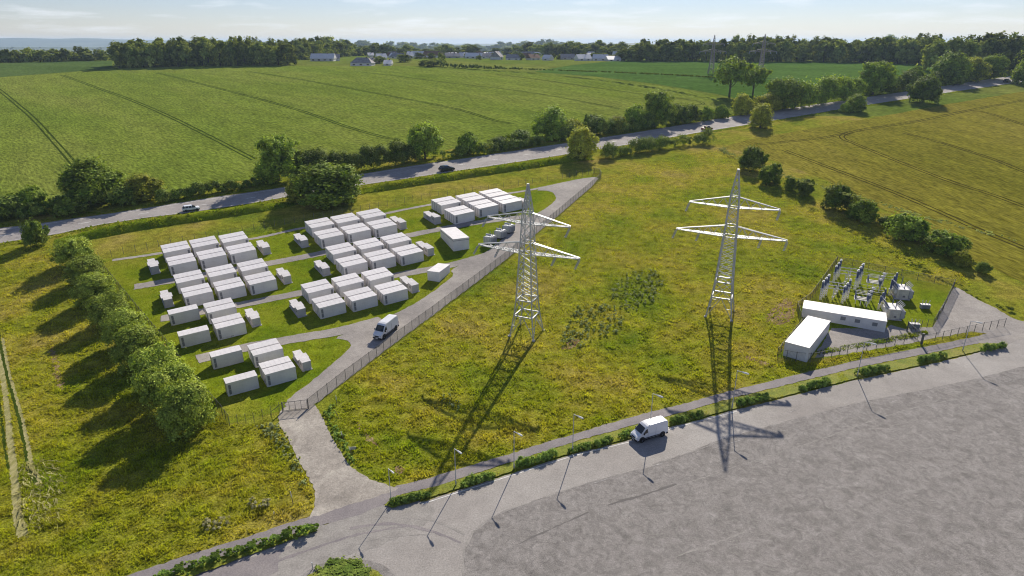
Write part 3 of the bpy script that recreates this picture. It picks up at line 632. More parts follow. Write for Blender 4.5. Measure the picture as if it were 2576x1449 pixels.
SK = [((565, 1002.8), 'left of the first rows of the left block'), ((986.3, 930.7), 'right of the first rows of the left block'), ((615, 1127), 'left of the third row of the left block'),
      ((1064, 1039.5), 'right of the third row of the left block'), ((944.3, 1198.6), 'right of the fifth row of the left block'), ((1133.2, 1362.4), 'right of the nearest row beside the curved lawn'),
      ((1130, 904), 'left of the first rows of the middle block'), ((1501.3, 836.5), 'right of the first rows of the middle block'), ((1210.6, 1009.3), 'left of the third row of the middle block'),
      ((1604, 934.7), 'right of the third row of the middle block'), ((1116.5, 1163), 'left of the fifth row of the middle block'), ((1544.8, 1072), 'right of the fifth row of the middle block'),
      ((1630.5, 816.5), 'left of the block behind the pylon'), ((1963, 757), 'right of the block behind the pylon')]
sk0 = None
for px, lb in SK:
    k = 1.1
    for _ in range(4): p = GN(px[0], px[1], 1.66 * k); k = 1 + .8 * (ksc(p.y) - 1)
    p.z = hz(p.y) + .01; tl = math.atan(slope(p.y + 2)); lb = 'three grey transformer cabinets in a line, ' + lb
    if sk0 is None: sk0 = make_skid(); sk0.location = p; sk0.rotation_quaternion = (Matrix.Rotation(tl, 3, 'X') @ Matrix.Rotation(HEAD, 3, 'Z')).to_quaternion(); sk0.scale = (k * 1.1, k * 1.36, k * 1.06); sk0['label'] = lb; sk0['group'] = 'transformer cabinets beside the container blocks'
    else: dup(sk0, p, HEAD, lb, 'transformer cabinets beside the container blocks', (k * 1.1, k * 1.36, k * 1.06), tl)

# ------------------------------------------------------------------ site buildings
def hall(name, label, A, Bp, depth_, h, over=.06, band=None, windows=(), doors=(), roofm='roofw', wallm='white', tilt=0):
    """box building: A, Bp ground points of the front wall's ends (left, right); depth behind it"""
    d = Vector((Bp.x - A.x, Bp.y - A.y, 0)); L_ = d.length; rz = math.atan2(d.y, d.x)
    t = thing(name, label, 'building', (A.x, A.y, min(A.z, Bp.z) - .02), rz)
    m = MB(); m.box((L_ / 2, depth_ / 2, h / 2 - .4), (L_, depth_, h + .8)); 
    m.build('wall', M[wallm], t)
    r = MB(); r.box((L_ / 2, depth_ / 2, h + .06), (L_ + over * 2, depth_ + over * 2, .13))
    r.build('roof', M[roofm], t)
    if band:
        b = MB(); b.box((L_ / 2, depth_ / 2, h - band), (L_ + .05, depth_ + .05, .12)); b.build('wall_band', M['seal'], t)
    for u, z, ww, wh in windows:
        f = MB()
        for s in (-1, 1): f.box((u * L_ + s * (ww / 2 + .04), -.02, z), (.08, .09, wh + .16)); f.box((u * L_, -.02, z + s * (wh / 2 + .04)), (ww, .09, .08))
        fo = f.build('window', M['white'], t); g = MB(); g.box((u * L_, -.008, z), (ww, .02, wh)); g.build('pane', M['pane'], fo)
    for u, ww, wh in doors:
        g = MB(); g.box((u * L_, -.02, wh / 2), (ww, .05, wh)); g.build('door', M['conc'], t, bevel=.01)
    return t
# long relay building between the middle and far blocks (its gable end faces us)
a, b = GN(1701, 943), GN(1749, 935); d = (b - a).normalized()
b = a + d * 4.6
back = GN(1649, 891); L1 = 11.0
hall('control_building', 'white flat-roofed building with a dark band under its eaves, on the lawn', a, b, 11.5, 3.4, .05, band=.45)
a, b = GN(1604, 1051), GN(1648, 1058)
t = hall('switchgear_building', 'small white building with a bright roof, between the middle block and the fenced track', a, b, 6.2, 2.5, .05)

def step_transformer():
    t = thing('power_transformer', '', 'transformer')
    m = MB(); m.box((0, 0, 1.25), (2.0, 2.7, 2.0)); m.build('tank', M['steel'], t, bevel=.04)
    for s in (-1, 1):
        f = MB()
        for i in range(9): f.box((s * 1.28, -1.1 + i * .275, 1.2), (.5, .07, 1.7))
        f.build('radiator', M['fin'], t)
    m = MB(); m.box((0, 0, .12), (2.2, 2.9, .26)); m.build('base_frame', M['black'], t)
    for x in (-.5, 0, .5):
        b = MB(); b.lathe((x, .3, 2.2), [(.09, 0), (.13, .1), (.09, .2), (.13, .35), (.09, .5), (.12, .65), (.05, .8), (.04, 1.3)], 8); b.build('bushing', M['porcelain'], t)
    m = MB(); m.lathe((-.8, -.9, 2.75), [(.2, 0), (.28, .05), (.28, 1.6), (.2, 1.65)], 10, axis=(1, 0, 0)); m.bar((-.5, -.9, 2.2), (-.5, -.9, 2.6), .05); m.bar((.5, -.9, 2.2), (.5, -.9, 2.6), .05); m.build('oil_conservator', M['steel'], t)
    return t
tr = None
def Nt(x, y): return (1750 + x / 5.46, 800 + y / 5.46)
for px, lb in ((Nt(480, 650), 'nearest'), (Nt(690, 530), 'middle'), (Nt(860, 415), 'farthest')):
    p = GN(*px); lb = f'grey transformer with tall bushings, {lb} of three in a row beside the site track'
    p.y += 1.2
    p.z = hz(p.y)
    if tr is None: tr = step_transformer(); tr.location = p; tr.rotation_quaternion = Matrix.Rotation(R(-30), 3, 'Z').to_quaternion(); tr['label'] = lb; tr['group'] = 'transformers beside the site track'
    else: dup(tr, p, R(-30), lb, 'transformers beside the site track')

# ------------------------------------------------------------------ pylons
def pylon(name, label, loc, H, rz, m, thick=1.0, group='lattice pylons in the meadow'):
    t = thing(name, label, 'pylon', loc, rz, group); s = H / 32.0
    def hw(z):   # half width of the body
        return float(np.interp(z, [0, 4.5, 8, 18, 26.5, 32], [2.75, 2.05, 1.75, 1.25, .85, .12]))
    b = MB(); tk = .115 * thick
    lv = [0, 4.5, 8] + [8 + (18 - 8) * i / 7 for i in range(1, 8)] + [20.3, 22.2, 24.2, 26.5, 28.2, 29.8, 31, 32]
    cor = [(-1, -1), (1, -1), (1, 1), (-1, 1)]
    P = lambda c, z: Vector((c[0] * hw(z), c[1] * hw(z), z)) * s
    for c in cor:
        for z0, z1 in zip(lv[:-1], lv[1:]): b.bar(P(c, z0 - (.3 if z0 == 0 else 0)), P(c, z1), tk * (1.25 if z0 < 18 else 1.0), n=4)
    for i in range(4):
        c, d = cor[i], cor[(i + 1) % 4]
        for j, (z0, z1) in enumerate(zip(lv[:-1], lv[1:])):
            if z0 > 30: continue
            if j == 0:
                mid = (P(c, 4.5) + P(d, 4.5)) / 2; b.bar(P(c, 0), mid, tk * .7); b.bar(P(d, 0), mid, tk * .7)
                q = (P(c, 0) + mid) / 2; b.bar(q, P(c, 2.4), tk * .5); q = (P(d, 0) + mid) / 2; b.bar(q, P(d, 2.4), tk * .5)
            else: b.bar(P(c, z0), P(d, z1), tk * .6); b.bar(P(d, z0), P(c, z1), tk * .6)
        for z in (4.5, 8, 18, 20.3, 24.2, 26.5): b.bar(P(c, z), P(d, z), tk * (1.35 if z < 9 else .9))
    b.build('tower_body', m, t)
    cp = MB(); cp.box((0, 0, 32 * s), (.45 * s, .45 * s, .3 * s)); cp.build('peak_cap', m, t)
    def arm(z0, z1, L_, n):
        for sg in (-1, 1):
            a = MB(); w0 = hw(z0); tip = Vector((sg * L_, 0, z0 + .25)) * s
            for y in (-1, 1):
                a.bar(Vector((sg * w0, y * w0 * .8, z0)) * s, tip + Vector((0, y * .2, 0)) * s, tk * .95)
                a.bar(Vector((sg * hw(z1), y * hw(z1) * .3, z1)) * s, tip + Vector((0, y * .08, .2)) * s, tk * 1.0)
            def q(k, y, up=0):
                f = k / n; x = sg * (w0 + (L_ - w0) * f); lo = Vector((x, y * (w0 * .8 * (1 - f) + .2 * f), z0 + .25 * f)); hi = Vector((x, y * (hw(z1) * .3 * (1 - f) + .08 * f), z1 + (z0 + .45 - z1) * f))
                return (hi if up else lo) * s
            for k in range(n):
                a.bar(q(k, -1), q(k + 1, 1), tk * .65); a.bar(q(k, 1), q(k + 1, -1), tk * .65); a.bar(q(k + 1, 1), q(k + 1, -1), tk * .6)
                if k < n - 2:
                    for y in (-1, 1): a.bar(q(k, y, k % 2), q(k + 1, y, (k + 1) % 2), tk * .45)
            a.build('crossarm', m, t)
            ends = [L_] if L_ < 9.5 else [L_, L_ * .56]
            for e in ends:
                i_ = MB(); x = sg * e
                for y in (-.13, .13):
                    a0 = Vector((x + y, -.3, z0 + .1)) * s; a1 = Vector((x + y - .35, -1.5, z0 - 1.35)) * s
                    i_.bar(a0, a1, .085 * thick * s)
                    for k in range(7): cpt = a0.lerp(a1, .15 + k * .11); i_.lathe(cpt, [(.05, -.03), (.13 * thick, 0), (.05, .05)], 6, axis=(a1 - a0))
                i_.box(Vector((x - .36, -1.55, z0 - 1.4)) * s, (.42 * s, .1, .1)); i_.build('insulator', M['steel'], t)
    arm(24.2, 26.4, 9.0, 7); arm(18, 20.2, 11.2, 9)
    f = MB()
    for c in cor: f.box(P(c, 0) + Vector((0, 0, -.05)), (.55, .55, .4))
    f.build('footing', M['conc'], t)
    return t
p = G(1325, 838); pylon('pylon', 'silver lattice pylon standing beside the fenced container site', p, top_at(p, 464), R(-25), M['steel'])
p = G(1811, 790); pylon('pylon', 'silver lattice pylon standing alone in the open meadow', p, top_at(p, 427), R(-24), M['steel'])
for x, y, tp, lb in ((1788, 185, 88, 'left'), (1912, 187, 86, 'right')):
    p = G(x, y); pylon('pylon', f'faint brownish pylon far off in the deep green field, {lb} of two', p, top_at(p, tp), R(-8), M['steel_far'], 1.5, 'far pylons in the green field')

# ------------------------------------------------------------------ street lamps
lamp0 = None
LAMPS = [((984, 1262), 1177, 'beside the mouth of the gravel track'), ((1147, 1222), 1127, 'second from the gravel track'), ((1293, 1180), 1083, 'third from the gravel track, where the shadow crosses the joint'), ((1440, 1138), 1040, 'next before the parked van'),
         ((1634, 1084), 988, 'behind the white van on the road'), ((1841, 1029), 928, 'next past the van, before the fenced substation'), ((2156, 948), 858, 'in front of the substation fence'), ((2421, 884), 806, 'at the yard entry, farthest right')]
def make_lamp():
    t = thing('street_lamp', '', 'street lamp')
    m = MB(); m.lathe((0, 0, -.1), [(.085, 0), (.085, .9), (.06, 1.0), (.045, 5.9), (.04, 6.02)], 8); m.build('pole', M['steel'], t, smooth=True)
    m = MB(); m.bar((0, 0, 5.86), (.8, 0, 5.98), .05, .05, 6); m.build('arm', M['lampglass'], t)
    m = MB(); m.lathe((.7, 0, 5.96), [(.05, 0), (.10, .12), (.13, .55), (.10, .95), (.03, 1.02)], 8, axis=(1, 0, .12))
    m.build('lamp_head', M['lampglass'], t)
    m = MB(); m.box((0, 0, .5), (.15, .15, .5)); m.build('hatch', M['steel'], t)
    return t
for (x, y), tp, lb in LAMPS:
    p = G(x, y); h = top_at(p, tp); lb = 'slim grey street lamp, ' + lb; rz = R(-52); sc_ = max(.9, min(1.25, h / 6.0))
    if lamp0 is None: lamp0 = make_lamp(); lamp0.location = p; lamp0.rotation_quaternion = Matrix.Rotation(rz, 3, 'Z').to_quaternion(); lamp0.scale = (sc_,) * 3; lamp0['label'] = lb; lamp0['group'] = 'street lamps along the front road'
    else: dup(lamp0, p, rz, lb, 'street lamps along the front road', sc_)

# ------------------------------------------------------------------ fences
def fence(name, label, pts, h, pitch=2.5, mm='mesh', gap=.11, wire=.02, rail=True, post_r=.05, group='wire fences', z0=.04):
    pts = [Vector((p.x, p.y, 0)) for p in pts]; o = Vector((pts[0].x, pts[0].y, hz(pts[0].y)))
    t = thing(name, label, 'fence', o, 0, group)
    m = MB(); stops = []
    for a, b in zip(pts[:-1], pts[1:]):
        n = max(1, round((b - a).length / pitch))
        for k in range(n): stops.append(a.lerp(b, k / n))
    stops.append(pts[-1])
    g = lambda p, z: Vector((p.x - o.x, p.y - o.y, hz(p.y) - o.z + z))
    for a, b in zip(stops[:-1], stops[1:]):
        d = (b - a); n = max(2, int(d.length / gap)); u = d.normalized() * wire / 2
        for k in range(n):
            p = a + d * ((k + .5) / n); m.add([g(p - u, z0), g(p + u, z0), g(p + u, h), g(p - u, h)], [(0, 1, 2, 3)])
        nr = max(3, int(h / .22))
        for k in range(nr):
            z = z0 + .05 + (h - .1 - z0) * k / (nr - 1); m.add([g(a, z - wire / 2), g(b, z - wire / 2), g(b, z + wire / 2), g(a, z + wire / 2)], [(0, 1, 2, 3)])
    m.build('mesh_panel', M[mm], t)
    if rail:
        r_ = MB()
        for a, b in zip(stops[:-1], stops[1:]): r_.bar(g(a, h), g(b, h), .025)
        r_.build('top_rail', M['post'], t)
    pm = None
    for p in stops:
        if pm is None:
            q = MB(); q.bar((0, 0, -.3), (0, 0, h + .12), post_r, post_r, 6); q.box((0, 0, h + .13), (post_r * 2.2, post_r * 2.2, .04)); po = q.build('post', M['post'], t); pm = po
        else: po = pm.copy(); C.objects.link(po); po.parent = t
        po.location = g(p, 0)
    return t
fR = gp(fence_R)
fence('mesh_fence', 'grey mesh fence along the track, running from the gate to the far corner', fR, 2.0, 2.6, wire=.03, gap=.1)
fence('mesh_fence', 'thin wire fence across the back of the container site, below the road bank', gp([(1495, 437), (1450, 444), (1340, 462), (1210, 482), (1060, 502), (930, 528), (790, 552), (640, 580), (520, 600), (400, 622), (250, 652)]), 1.9, 3.0, wire=.012, gap=.3, rail=False)
fence('mesh_fence', 'dark mesh fence between the tree row and the containers', gp([(244, 658), (330, 765), (430, 885), (500, 975), (560, 1045), (578, 1070)]), 2.0, 2.5, mm='meshd', wire=.03, gap=.09)
fence('mesh_fence', 'short thin wire fence left of the site gate', gp([(578, 1070), (640, 1063), (704, 1036)]), 1.7, 1.5, wire=.013, gap=.25, rail=False, post_r=.035)
fence('mesh_fence', 'short dark fence return at the far corner of the site', gp([(1512, 449), (1508, 440), (1493, 437)]), 2.3, 2.0, mm='meshd', wire=.03, gap=.1)
def gate(name, label, a, b, h, brace=None, mm='mesh', nb=4, cat='gate', gap=.16):
    t = thing(name, label, cat, a, math.atan2(b.y - a.y, b.x - a.x)); L_ = (Vector((b.x, b.y)) - Vector((a.x, a.y))).length; dz = b.z - a.z
    for x, z in ((0, 0), (L_, dz)):
        m = MB(); m.box((x, 0, z + h / 2 - .1), (.16, .16, h + .5)); m.build('gate_post', M['post'], t)
    m = MB(); 
    m.bar((.15, 0, .15), (L_ - .15, 0, dz + .15), .05); m.bar((.15, 0, h), (L_ - .15, 0, dz + h), .05)
    for k in range(nb + 1): x = .15 + (L_ - .3) * k / nb; z = dz * k / nb; m.bar((x, 0, z + .15), (x, 0, z + h), .035)
    m.build('gate_frame', M['post'], t)
    m = MB()
    for k in range(int(L_ / gap)): x = .2 + k * gap; z = dz * x / L_; m.add([(x - .01, 0, z + .15), (x + .01, 0, z + .15), (x + .01, 0, z + h), (x - .01, 0, z + h)], [(0, 1, 2, 3)])
    m.build('mesh_panel', M[mm], t)
    if brace:
        m = MB(); m.bar((0, 0, h * .95), brace, .05); m.build('brace', M['post'], t)
    return t
gate('site_gate', 'metal mesh gate across the gravel track into the container site', G(712, 1036), G(776, 1028), 1.75, (-2.0, .3, .1))

# ------------------------------------------------------------------ vans and cars
def wheel(t, x, y, r, w_):
    sgn = 1 if y > 0 else -1
    m = MB(); m.lathe((x, y - sgn * w_ / 2, r), [(r * .55, -w_ / 2), (r * .93, -w_ / 2), (r, -w_ * .3), (r, w_ * .3), (r * .93, w_ / 2), (r * .62, w_ / 2)], 16, axis=(0, sgn, 0))
    ty = m.build('wheel', M['tyre'], t)
    m = MB(); m.lathe((x, y - sgn * w_ / 2, r), [(r * .62, w_ * .3), (r * .55, w_ * .5), (r * .2, w_ * .46), (r * .12, w_ * .56)], 12, axis=(0, sgn, 0)); m.build('rim', M['rim'], ty)
def van(name, label, loc, rz, k):
    t = thing(name, label, 'van', loc, rz, 'white vans', math.atan(slope(loc.y)) if loc.y > 100 else 0); t.scale = (k,) * 3
    prof = [(-2.98, .42), (-3.0, 1.2), (-2.95, 2.45), (-2.8, 2.66), (-2.3, 2.72), (.6, 2.70), (1.05, 2.60), (1.38, 2.38), (2.12, 1.52), (2.3, 1.40), (2.85, 1.18), (2.98, .98), (3.02, .62), (2.98, .42)]
    def hwid(x, z):
        w_ = 1.0 - .13 * max(0, (z - 1.3) / 1.4) ** 1.3
        if x > 1.6: w_ *= 1 - .14 * ((x - 1.6) / 1.4) ** 2
        if x < -2.9: w_ *= .985
        return w_
    m = MB(); n = len(prof); V = [Vector((x, s * hwid(x, z), z)) for s in (-1, 1) for x, z in prof]
    rows = [(-1, 0), (-.82, .035), (0, .06), (.82, .035), (1, 0)]
    VV = [Vector((x, s * hwid(x, z), z + (cr if z > 2.2 else 0) )) for s, cr in rows for x, z in prof]
    F = [(r * n + i, r * n + (i + 1) % n, (r + 1) * n + (i + 1) % n, (r + 1) * n + i) for r in range(4) for i in range(n)]
    m.add(VV, F)
    for s, off in ((-1, 0), (1, 4 * n)):
        P3 = [Vector((x, z, 0)) for x, z in prof]
        for tr_ in geometry.tessellate_polygon([P3]): m.add([VV[off + i] for i in tr_], [(0, 1, 2) if s < 0 else (2, 1, 0)])
    o = m.build('body', M['vanpaint'], t, bevel=0)
    bm = bmesh.new(); bm.from_mesh(o.data); bmesh.ops.remove_doubles(bm, verts=bm.verts, dist=1e-4); bmesh.ops.recalc_face_normals(bm, faces=bm.faces)
    bmesh.ops.dissolve_limit(bm, angle_limit=.02, verts=bm.verts, edges=bm.edges)
    bmesh.ops.bevel(bm, geom=[e for e in bm.edges if len(e.link_faces) == 2 and e.calc_face_angle(0) > .6], offset=.05, segments=2, affect='EDGES'); bm.to_mesh(o.data); bm.free()
    def on(x, z, s, e=.012): return (x, s * (hwid(x, z) + e), z)
    g = MB(); dx, dz = .012, .014
    a0, a1 = (1.36, 2.40), (2.10, 1.545)
    ws = [(a1[0] + dx, -.86 * hwid(*a1), a1[1] + dz), (a1[0] + dx + .03, 0, a1[1] + dz), (a1[0] + dx, .86 * hwid(*a1), a1[1] + dz), (a0[0] + dx, .86 * hwid(*a0), a0[1] + dz), (a0[0] + dx + .03, 0, a0[1] + .04), (a0[0] + dx, -.86 * hwid(*a0), a0[1] + dz)]
    ws = [(x + .035, y, z + .035) for x, y, z in ws]
    g.poly(ws); g.build('windscreen', M['glass'], t)
    for s in (-1, 1):
        g = MB(); pts = [(1.0, 1.55), (1.86, 1.52), (1.78, 1.72), (1.32, 2.22), (1.02, 2.24)]; pts = pts if s < 0 else pts[::-1]
        g.poly([on(x, z, s) for x, z in pts]); g.build('side_window', M['glass'], t)
        g = MB(); g.box((-.35, s * 1.005, .68), (3.7, .03, .13)); g.box((0, s * .985, .45), (3.6, .05, .12)); g.box((-2.85, s * .98, .55), (.35, .06, .3)); g.build('side_trim', M['black'], t)
        g = MB(); g.box((1.75, s * 1.14, 1.62), (.16, .22, .32)); g.build('mirror', M['black'], t, bevel=.03)
        g = MB(); g.box((2.83, s * .66, 1.02), (.26, .36, .2)); g.build('headlight', M['glass' if False else 'rim'], t, bevel=.05)
        g = MB(); g.box((-3.0, s * .9, 1.15), (.04, .14, .5)); g.build('tail_light', M['carred'], t)
        for x in (-1.95, 1.95):
            a = MB(); a.lathe((x, s * (.86 if x > 0 else .88), .5), [(.52, 0), (.52, .135)], 16, axis=(0, s, 0)); a.build('wheel_arch', M['black'], t)
            wheel(t, x, s * 1.03, .37, .24)
        d = MB(); d.box((.93, s * 1.008, 1.2), (.02, .012, 1.3)); d.box((-.55, s * .998, 1.45), (.02, .012, 1.5)); d.build('door_seam', M['vent'], t)
    g = MB(); g.box((2.93, 0, .52), (.26, 1.78, .36)); g.build('front_bumper', M['black'], t, bevel=.06)
    g = MB(); g.box((2.99, 0, .88), (.08, .9, .24)); g.build('grille', M['black'], t)
    g = MB(); g.box((3.075, 0, .52), (.02, .5, .12)); g.build('number_plate', M['white'], t)
    g = MB(); g.box((-3.02, 0, .5), (.12, 1.9, .22)); g.build('rear_bumper', M['black'], t)
    g = MB(); g.box((0, 0, .4), (5.2, 1.5, .3)); g.build('underbody', M['black'], t)
    return t
def van_at(label, fw, rw_):
    """front and rear wheel of the side we see, native pixels"""
    a, b = GN(*fw), GN(*rw_); d = Vector((a.x - b.x, a.y - b.y, 0)); k = d.length / 3.9
    f = d.normalized(); side = Vector((-f.y, f.x, 0))          # left of travel
    c = (a + b) / 2; vis = 1 if (Vector((0, 0, 0)) - c).dot(side) > 0 else -1
    c = c - side * vis * .95 * k; c.z = hz(c.y) + .03
    print('van', round(k, 2), round(c.x, 1), round(c.y, 1)); return van('van', label, c, math.atan2(f.y, f.x), max(.95, min(1.25, k)))
van_at('white high-roof panel van driving on the wide front road', (2407.6, 1661), (2483, 1638))
van_at('white high-roof panel van parked on the site track beside the mesh fence', (1442.4, 1272.3), (1485, 1238))
def car(name, label, loc, rz, paint, k=1.0, pickup=False):
    t = thing(name, label, 'car', loc, rz, 'cars on the main road', math.atan(slope(loc.y)) * .5); t.scale = (k,) * 3
    prof = [(-2.2, .3), (-2.25, .75), (-2.18, .98), (1.05, .95), (2.0, .82), (2.2, .6), (2.18, .3)]
    cab = [(-2.12, .96), (-1.75, 1.42), (-1.4, 1.5), (.1, 1.5), (.45, 1.42), (1.2, .95)] if not pickup else [(-.9, .96), (-.7, 1.5), (-.4, 1.58), (.5, 1.56), (1.15, .95)]
    def loft(pr, w0, w1, mm, nm, zc):
        m = MB(); n = len(pr); hw = lambda x, z: (w0 if z < zc else w1) * (1 - .1 * max(0, abs(x) - 1.5) ** 2)
        VV = [Vector((x, s * hw(x, z), z)) for s in (-1, 1) for x, z in pr]
        m.add(VV, [(i, (i + 1) % n, n + (i + 1) % n, n + i) for i in range(n)] + [tuple(range(n))[::-1], tuple(range(n, 2 * n))])
        o = m.build(nm, mm, t, bevel=.05); return o
    loft(prof, .9, .86, M[paint], 'body', .9); loft(cab, .8, .66, M['glass'], 'windows', 1.2)
    r_ = MB(); top = [c for c in cab if c[1] > 1.45]; x0, x1 = min(c[0] for c in top), max(c[0] for c in top)
    r_.box(((x0 + x1) / 2 - .05, 0, top[0][1] + .02), (x1 - x0 + .45, 1.28, .07))
    for s in (-1, 1):
        for x in (x0 - .1, (x0 + x1) / 2, x1 + .1): r_.bar((x, s * .8, .96), (x * .95, s * .66, 1.5), .045)
    r_.build('roof', M[paint], t)
    for s in (-1, 1):
        for x in (-1.35, 1.38): wheel(t, x, s * .92, .33, .2)
        g = MB(); g.box((2.1, s * .62, .7), (.2, .3, .12)); g.build('headlight', M['rim'], t)
        g = MB(); g.box((-2.22, s * .68, .82), (.06, .25, .14)); g.build('tail_light', M['carred'], t)
    g = MB(); g.box((0, 0, .36), (4.35, 1.72, .2)); g.build('sill', M['black'], t)
    return t
def road_dir(x):
    best = min(range(len(mid_l) - 1), key=lambda i: abs(mid_l[i].x - x)); d = mid_l[min(best + 1, len(mid_l) - 1)] - mid_l[max(best - 1, 0)]; return math.atan2(d.y, d.x)
for x, y, paint, lb, pk, wpx in ((482, 530, 'carwhite', 'pale silver hatchback driving right along the main road', 0, 38), (1124, 430, 'carnavy', 'dark navy estate car driving along the main road', 0, 37), (1778, 328, 'carred', 'maroon car on the main road beyond the dark hedge', 1, 29), (2532, 207, 'carnavy', 'tiny dark car at the far right end of the main road', 0, 24)):
    p = G(x, y); p.z += .07; rz = road_dir(p.x); k = wpx / ppm(p) / (4.45 * (.55 + .45 * abs(math.cos(rz)))); print('car', lb[:12], round(k, 2)); car('car', lb, p, rz, paint, max(1, min(1.5, k)), pk)
# ------------------------------------------------------------------ substation
def GZ(x, y, up=0): q = Z8(x, y); return G(q[0], q[1], up)
a, b = GZ(497, 862), GZ(1503, 1053); hl = top_at(b, (920 + 925 / 3.22) / 1.490683)
u_ = (b - a).normalized(); nv = Vector((-u_.y, u_.x, 0))
rb = GZ(1562, 812, hl); dlong = max(3.5, min(6.0, (rb - b).dot(nv)))
print('long hall', round((b - a).length, 1), round(hl, 2), round(dlong, 2))
hall('relay_house', 'long white building with three square windows inside the substation fence', a, b, dlong, hl, .04, windows=((.50, 1.65, 1.0, .8), (.67, 1.6, 1.0, .8), (.873, 1.5, 1.0, .8)))
a2 = GZ(296, 1330); b2 = GZ(612, 1372); h2 = top_at(a2, (920 + 1168 / 3.22) / 1.490683)
c2 = GZ(585, 822, h2); u2 = (b2 - a2).normalized(); n2 = Vector((-u2.y, u2.x, 0)); d2 = max(6, min(16, (c2 - a2).dot(n2)))
# its side walls run along the view of the roof's long edge
fl_ = GZ(303, 1168, h2); bl_ = GZ(585, 822, h2); br_ = GZ(867, 885, h2); frr = GZ(600, 1243, h2)
long_d = Vector((bl_.x - fl_.x, bl_.y - fl_.y, 0)); Wd = Vector((frr.x - fl_.x, frr.y - fl_.y, 0))
long_n = long_d.normalized(); perp = Vector((long_n.y, -long_n.x, 0)); ww = abs(Wd.dot(perp))
A_ = Vector((fl_.x, fl_.y, hz(fl_.y))); B_ = A_ + perp * ww; B_.z = hz(B_.y)
print('hall2', round(ww, 1), round(long_d.length, 1), round(h2, 2))
hall('store_building', 'plain white flat-roofed building at the near corner of the substation', A_, B_, long_d.length, h2 + .1, .04)
m = MB(); q = B_ + long_n * 3.6 + perp * .5; m.box((0, 0, .04), (.5, 2.6, .06)); m.box((0, 0, .1), (.42, 2.4, .05)); o = m.build('grating', M['yellow']); o.location = (q.x, q.y, hz(q.y) + .02); o.rotation_euler = (0, 0, math.atan2(long_n.y, long_n.x) - PI / 2)
tag(o, 'yellow floor grating on the ground beside the plain white building', 'grating')

def insul(m, p, h, r=.16, n=9, ax=None):
    ax = Vector(ax).normalized() if ax is not None else Vector((0, 0, 1)); p = Vector(p); pr = [(r * .5, 0)]
    for i in range(n): z = h * (i + .5) / n; pr += [(r, z), (r * .62, z + h * .45 / n)]
    pr.append((r * .5, h)); m.lathe(p, pr, 8, axis=ax); return m
def support(m, h, s=.11, w_=.16):
    for x in (-w_, w_):
        for y in (-w_ * .6, w_ * .6): m.bar((x, y, -.2), (x, y, h), s * .75)
    for k in range(4): z = h * (k + .5) / 4; m.bar((-w_, -w_ * .6, z), (w_, -w_ * .6, z + .25), s * .3); m.bar((-w_, w_ * .6, z), (w_, w_ * .6, z + .25), s * .3)
    m.box((0, 0, h + .05), (.5, .42, .1)); return m
def breaker():
    t = thing('voltage_column', '', 'insulator column')
    support(MB(), 2.1, .16).build('support', M['roofw'], t)
    m = MB(); m.lathe((0, 0, 2.15), [(.26, 0), (.3, .12), (.3, .4), (.2, .5)], 10); m.bar((-.42, 0, 2.4), (.42, 0, 2.4), .05); m.build('tank', M['steel'], t)
    insul(MB(), (0, 0, 2.65), 1.35, .27, 8).build('insulator', M['porcelain'], t)
    m = MB(); m.lathe((0, 0, 4.0), [(.1, 0), (.3, .06), (.3, .13), (.14, .2), (.14, .3), (.26, .34), (.2, .42)], 10); m.build('cap', M['roofw'], t); return t
def arrester():
    t = thing('surge_arrester', '', 'surge arrester')
    support(MB(), 1.5, .16, .2).build('support', M['cream'], t)
    m = MB(); m.box((0, 0, 1.68), (.75, .5, .2)); m.build('bracket', M['roofw'], t)
    insul(MB(), (0, 0, 1.78), 2.3, .27, 14).build('insulator', M['porcelain'], t)
    m = MB(); m.lathe((0, 0, 4.08), [(.2, 0), (.22, .06), (.08, .14)], 8); m.build('cap', M['steel'], t); return t
def disconnector():
    t = thing('disconnector', '', 'disconnector')
    m = MB()
    for x in (-1.0, 1.0): support(m, 1.25, .12, .12) if False else m.bar((x, 0, -.2), (x, 0, 1.4), .09)
    m.bar((0, -.9, -.2), (0, -.9, 1.4), .09); m.build('leg', M['roofw'], t)
    m = MB()
    for y in (-1.0, 0, 1.0): m.box((0, y, 1.5), (2.9, .26, .18))
    for x in (-1.3, 1.3): m.box((x, 0, 1.42), (.22, 2.5, .12))
    m.build('frame', M['roofw'], t)
    for x in (-1.2, 1.2):
        for y in (-1, 0, 1): insul(MB(), (x, y, 1.6), 1.25, .17, 8).build('insulator', M['porcelain'], t)
    m = MB()
    for y in (-1, 0, 1): m.bar((-1.2, y, 2.92), (1.2, y, 2.92), .045)
    m.build('switch_blade', M['steel'], t); return t
def cluster():
    t = thing('current_transformer', '', 'current transformer')
    m = MB(); m.bar((0, 0, -.2), (0, 0, 1.2), .13, .13, 6); m.build('support', M['roofw'], t)
    insul(MB(), (0, 0, 1.2), 1.5, .2, 9).build('insulator', M['porcelain'], t)
    m = MB(); m.lathe((0, 0, 2.7), [(.12, 0), (.34, .14), (.4, .32), (.34, .5), (.12, .62)], 10)
    for k in range(6): a_ = k * PI / 3; m.bar((.38 * math.cos(a_), .38 * math.sin(a_), 3.0), (.62 * math.cos(a_), .62 * math.sin(a_), 3.15), .05)
    m.build('head', M['roofw'], t); return t
protos = {}
def put(kind, fn, px, lb, grp, rz=0, k=1.0, dy=0):
    p = GZ(*px); p.y += dy; p.z = hz(p.y)
    if kind not in protos:
        o = fn(); protos[kind] = o; o.location = p; o.rotation_quaternion = Matrix.Rotation(rz, 3, 'Z').to_quaternion(); o.scale = (k,) * 3; o['label'] = lb; o['group'] = grp; return o
    return dup(protos[kind], p, rz, lb, grp, k)
SR = math.atan2(u_.y, u_.x)
TRI = ['nearest', 'middle', 'farthest']
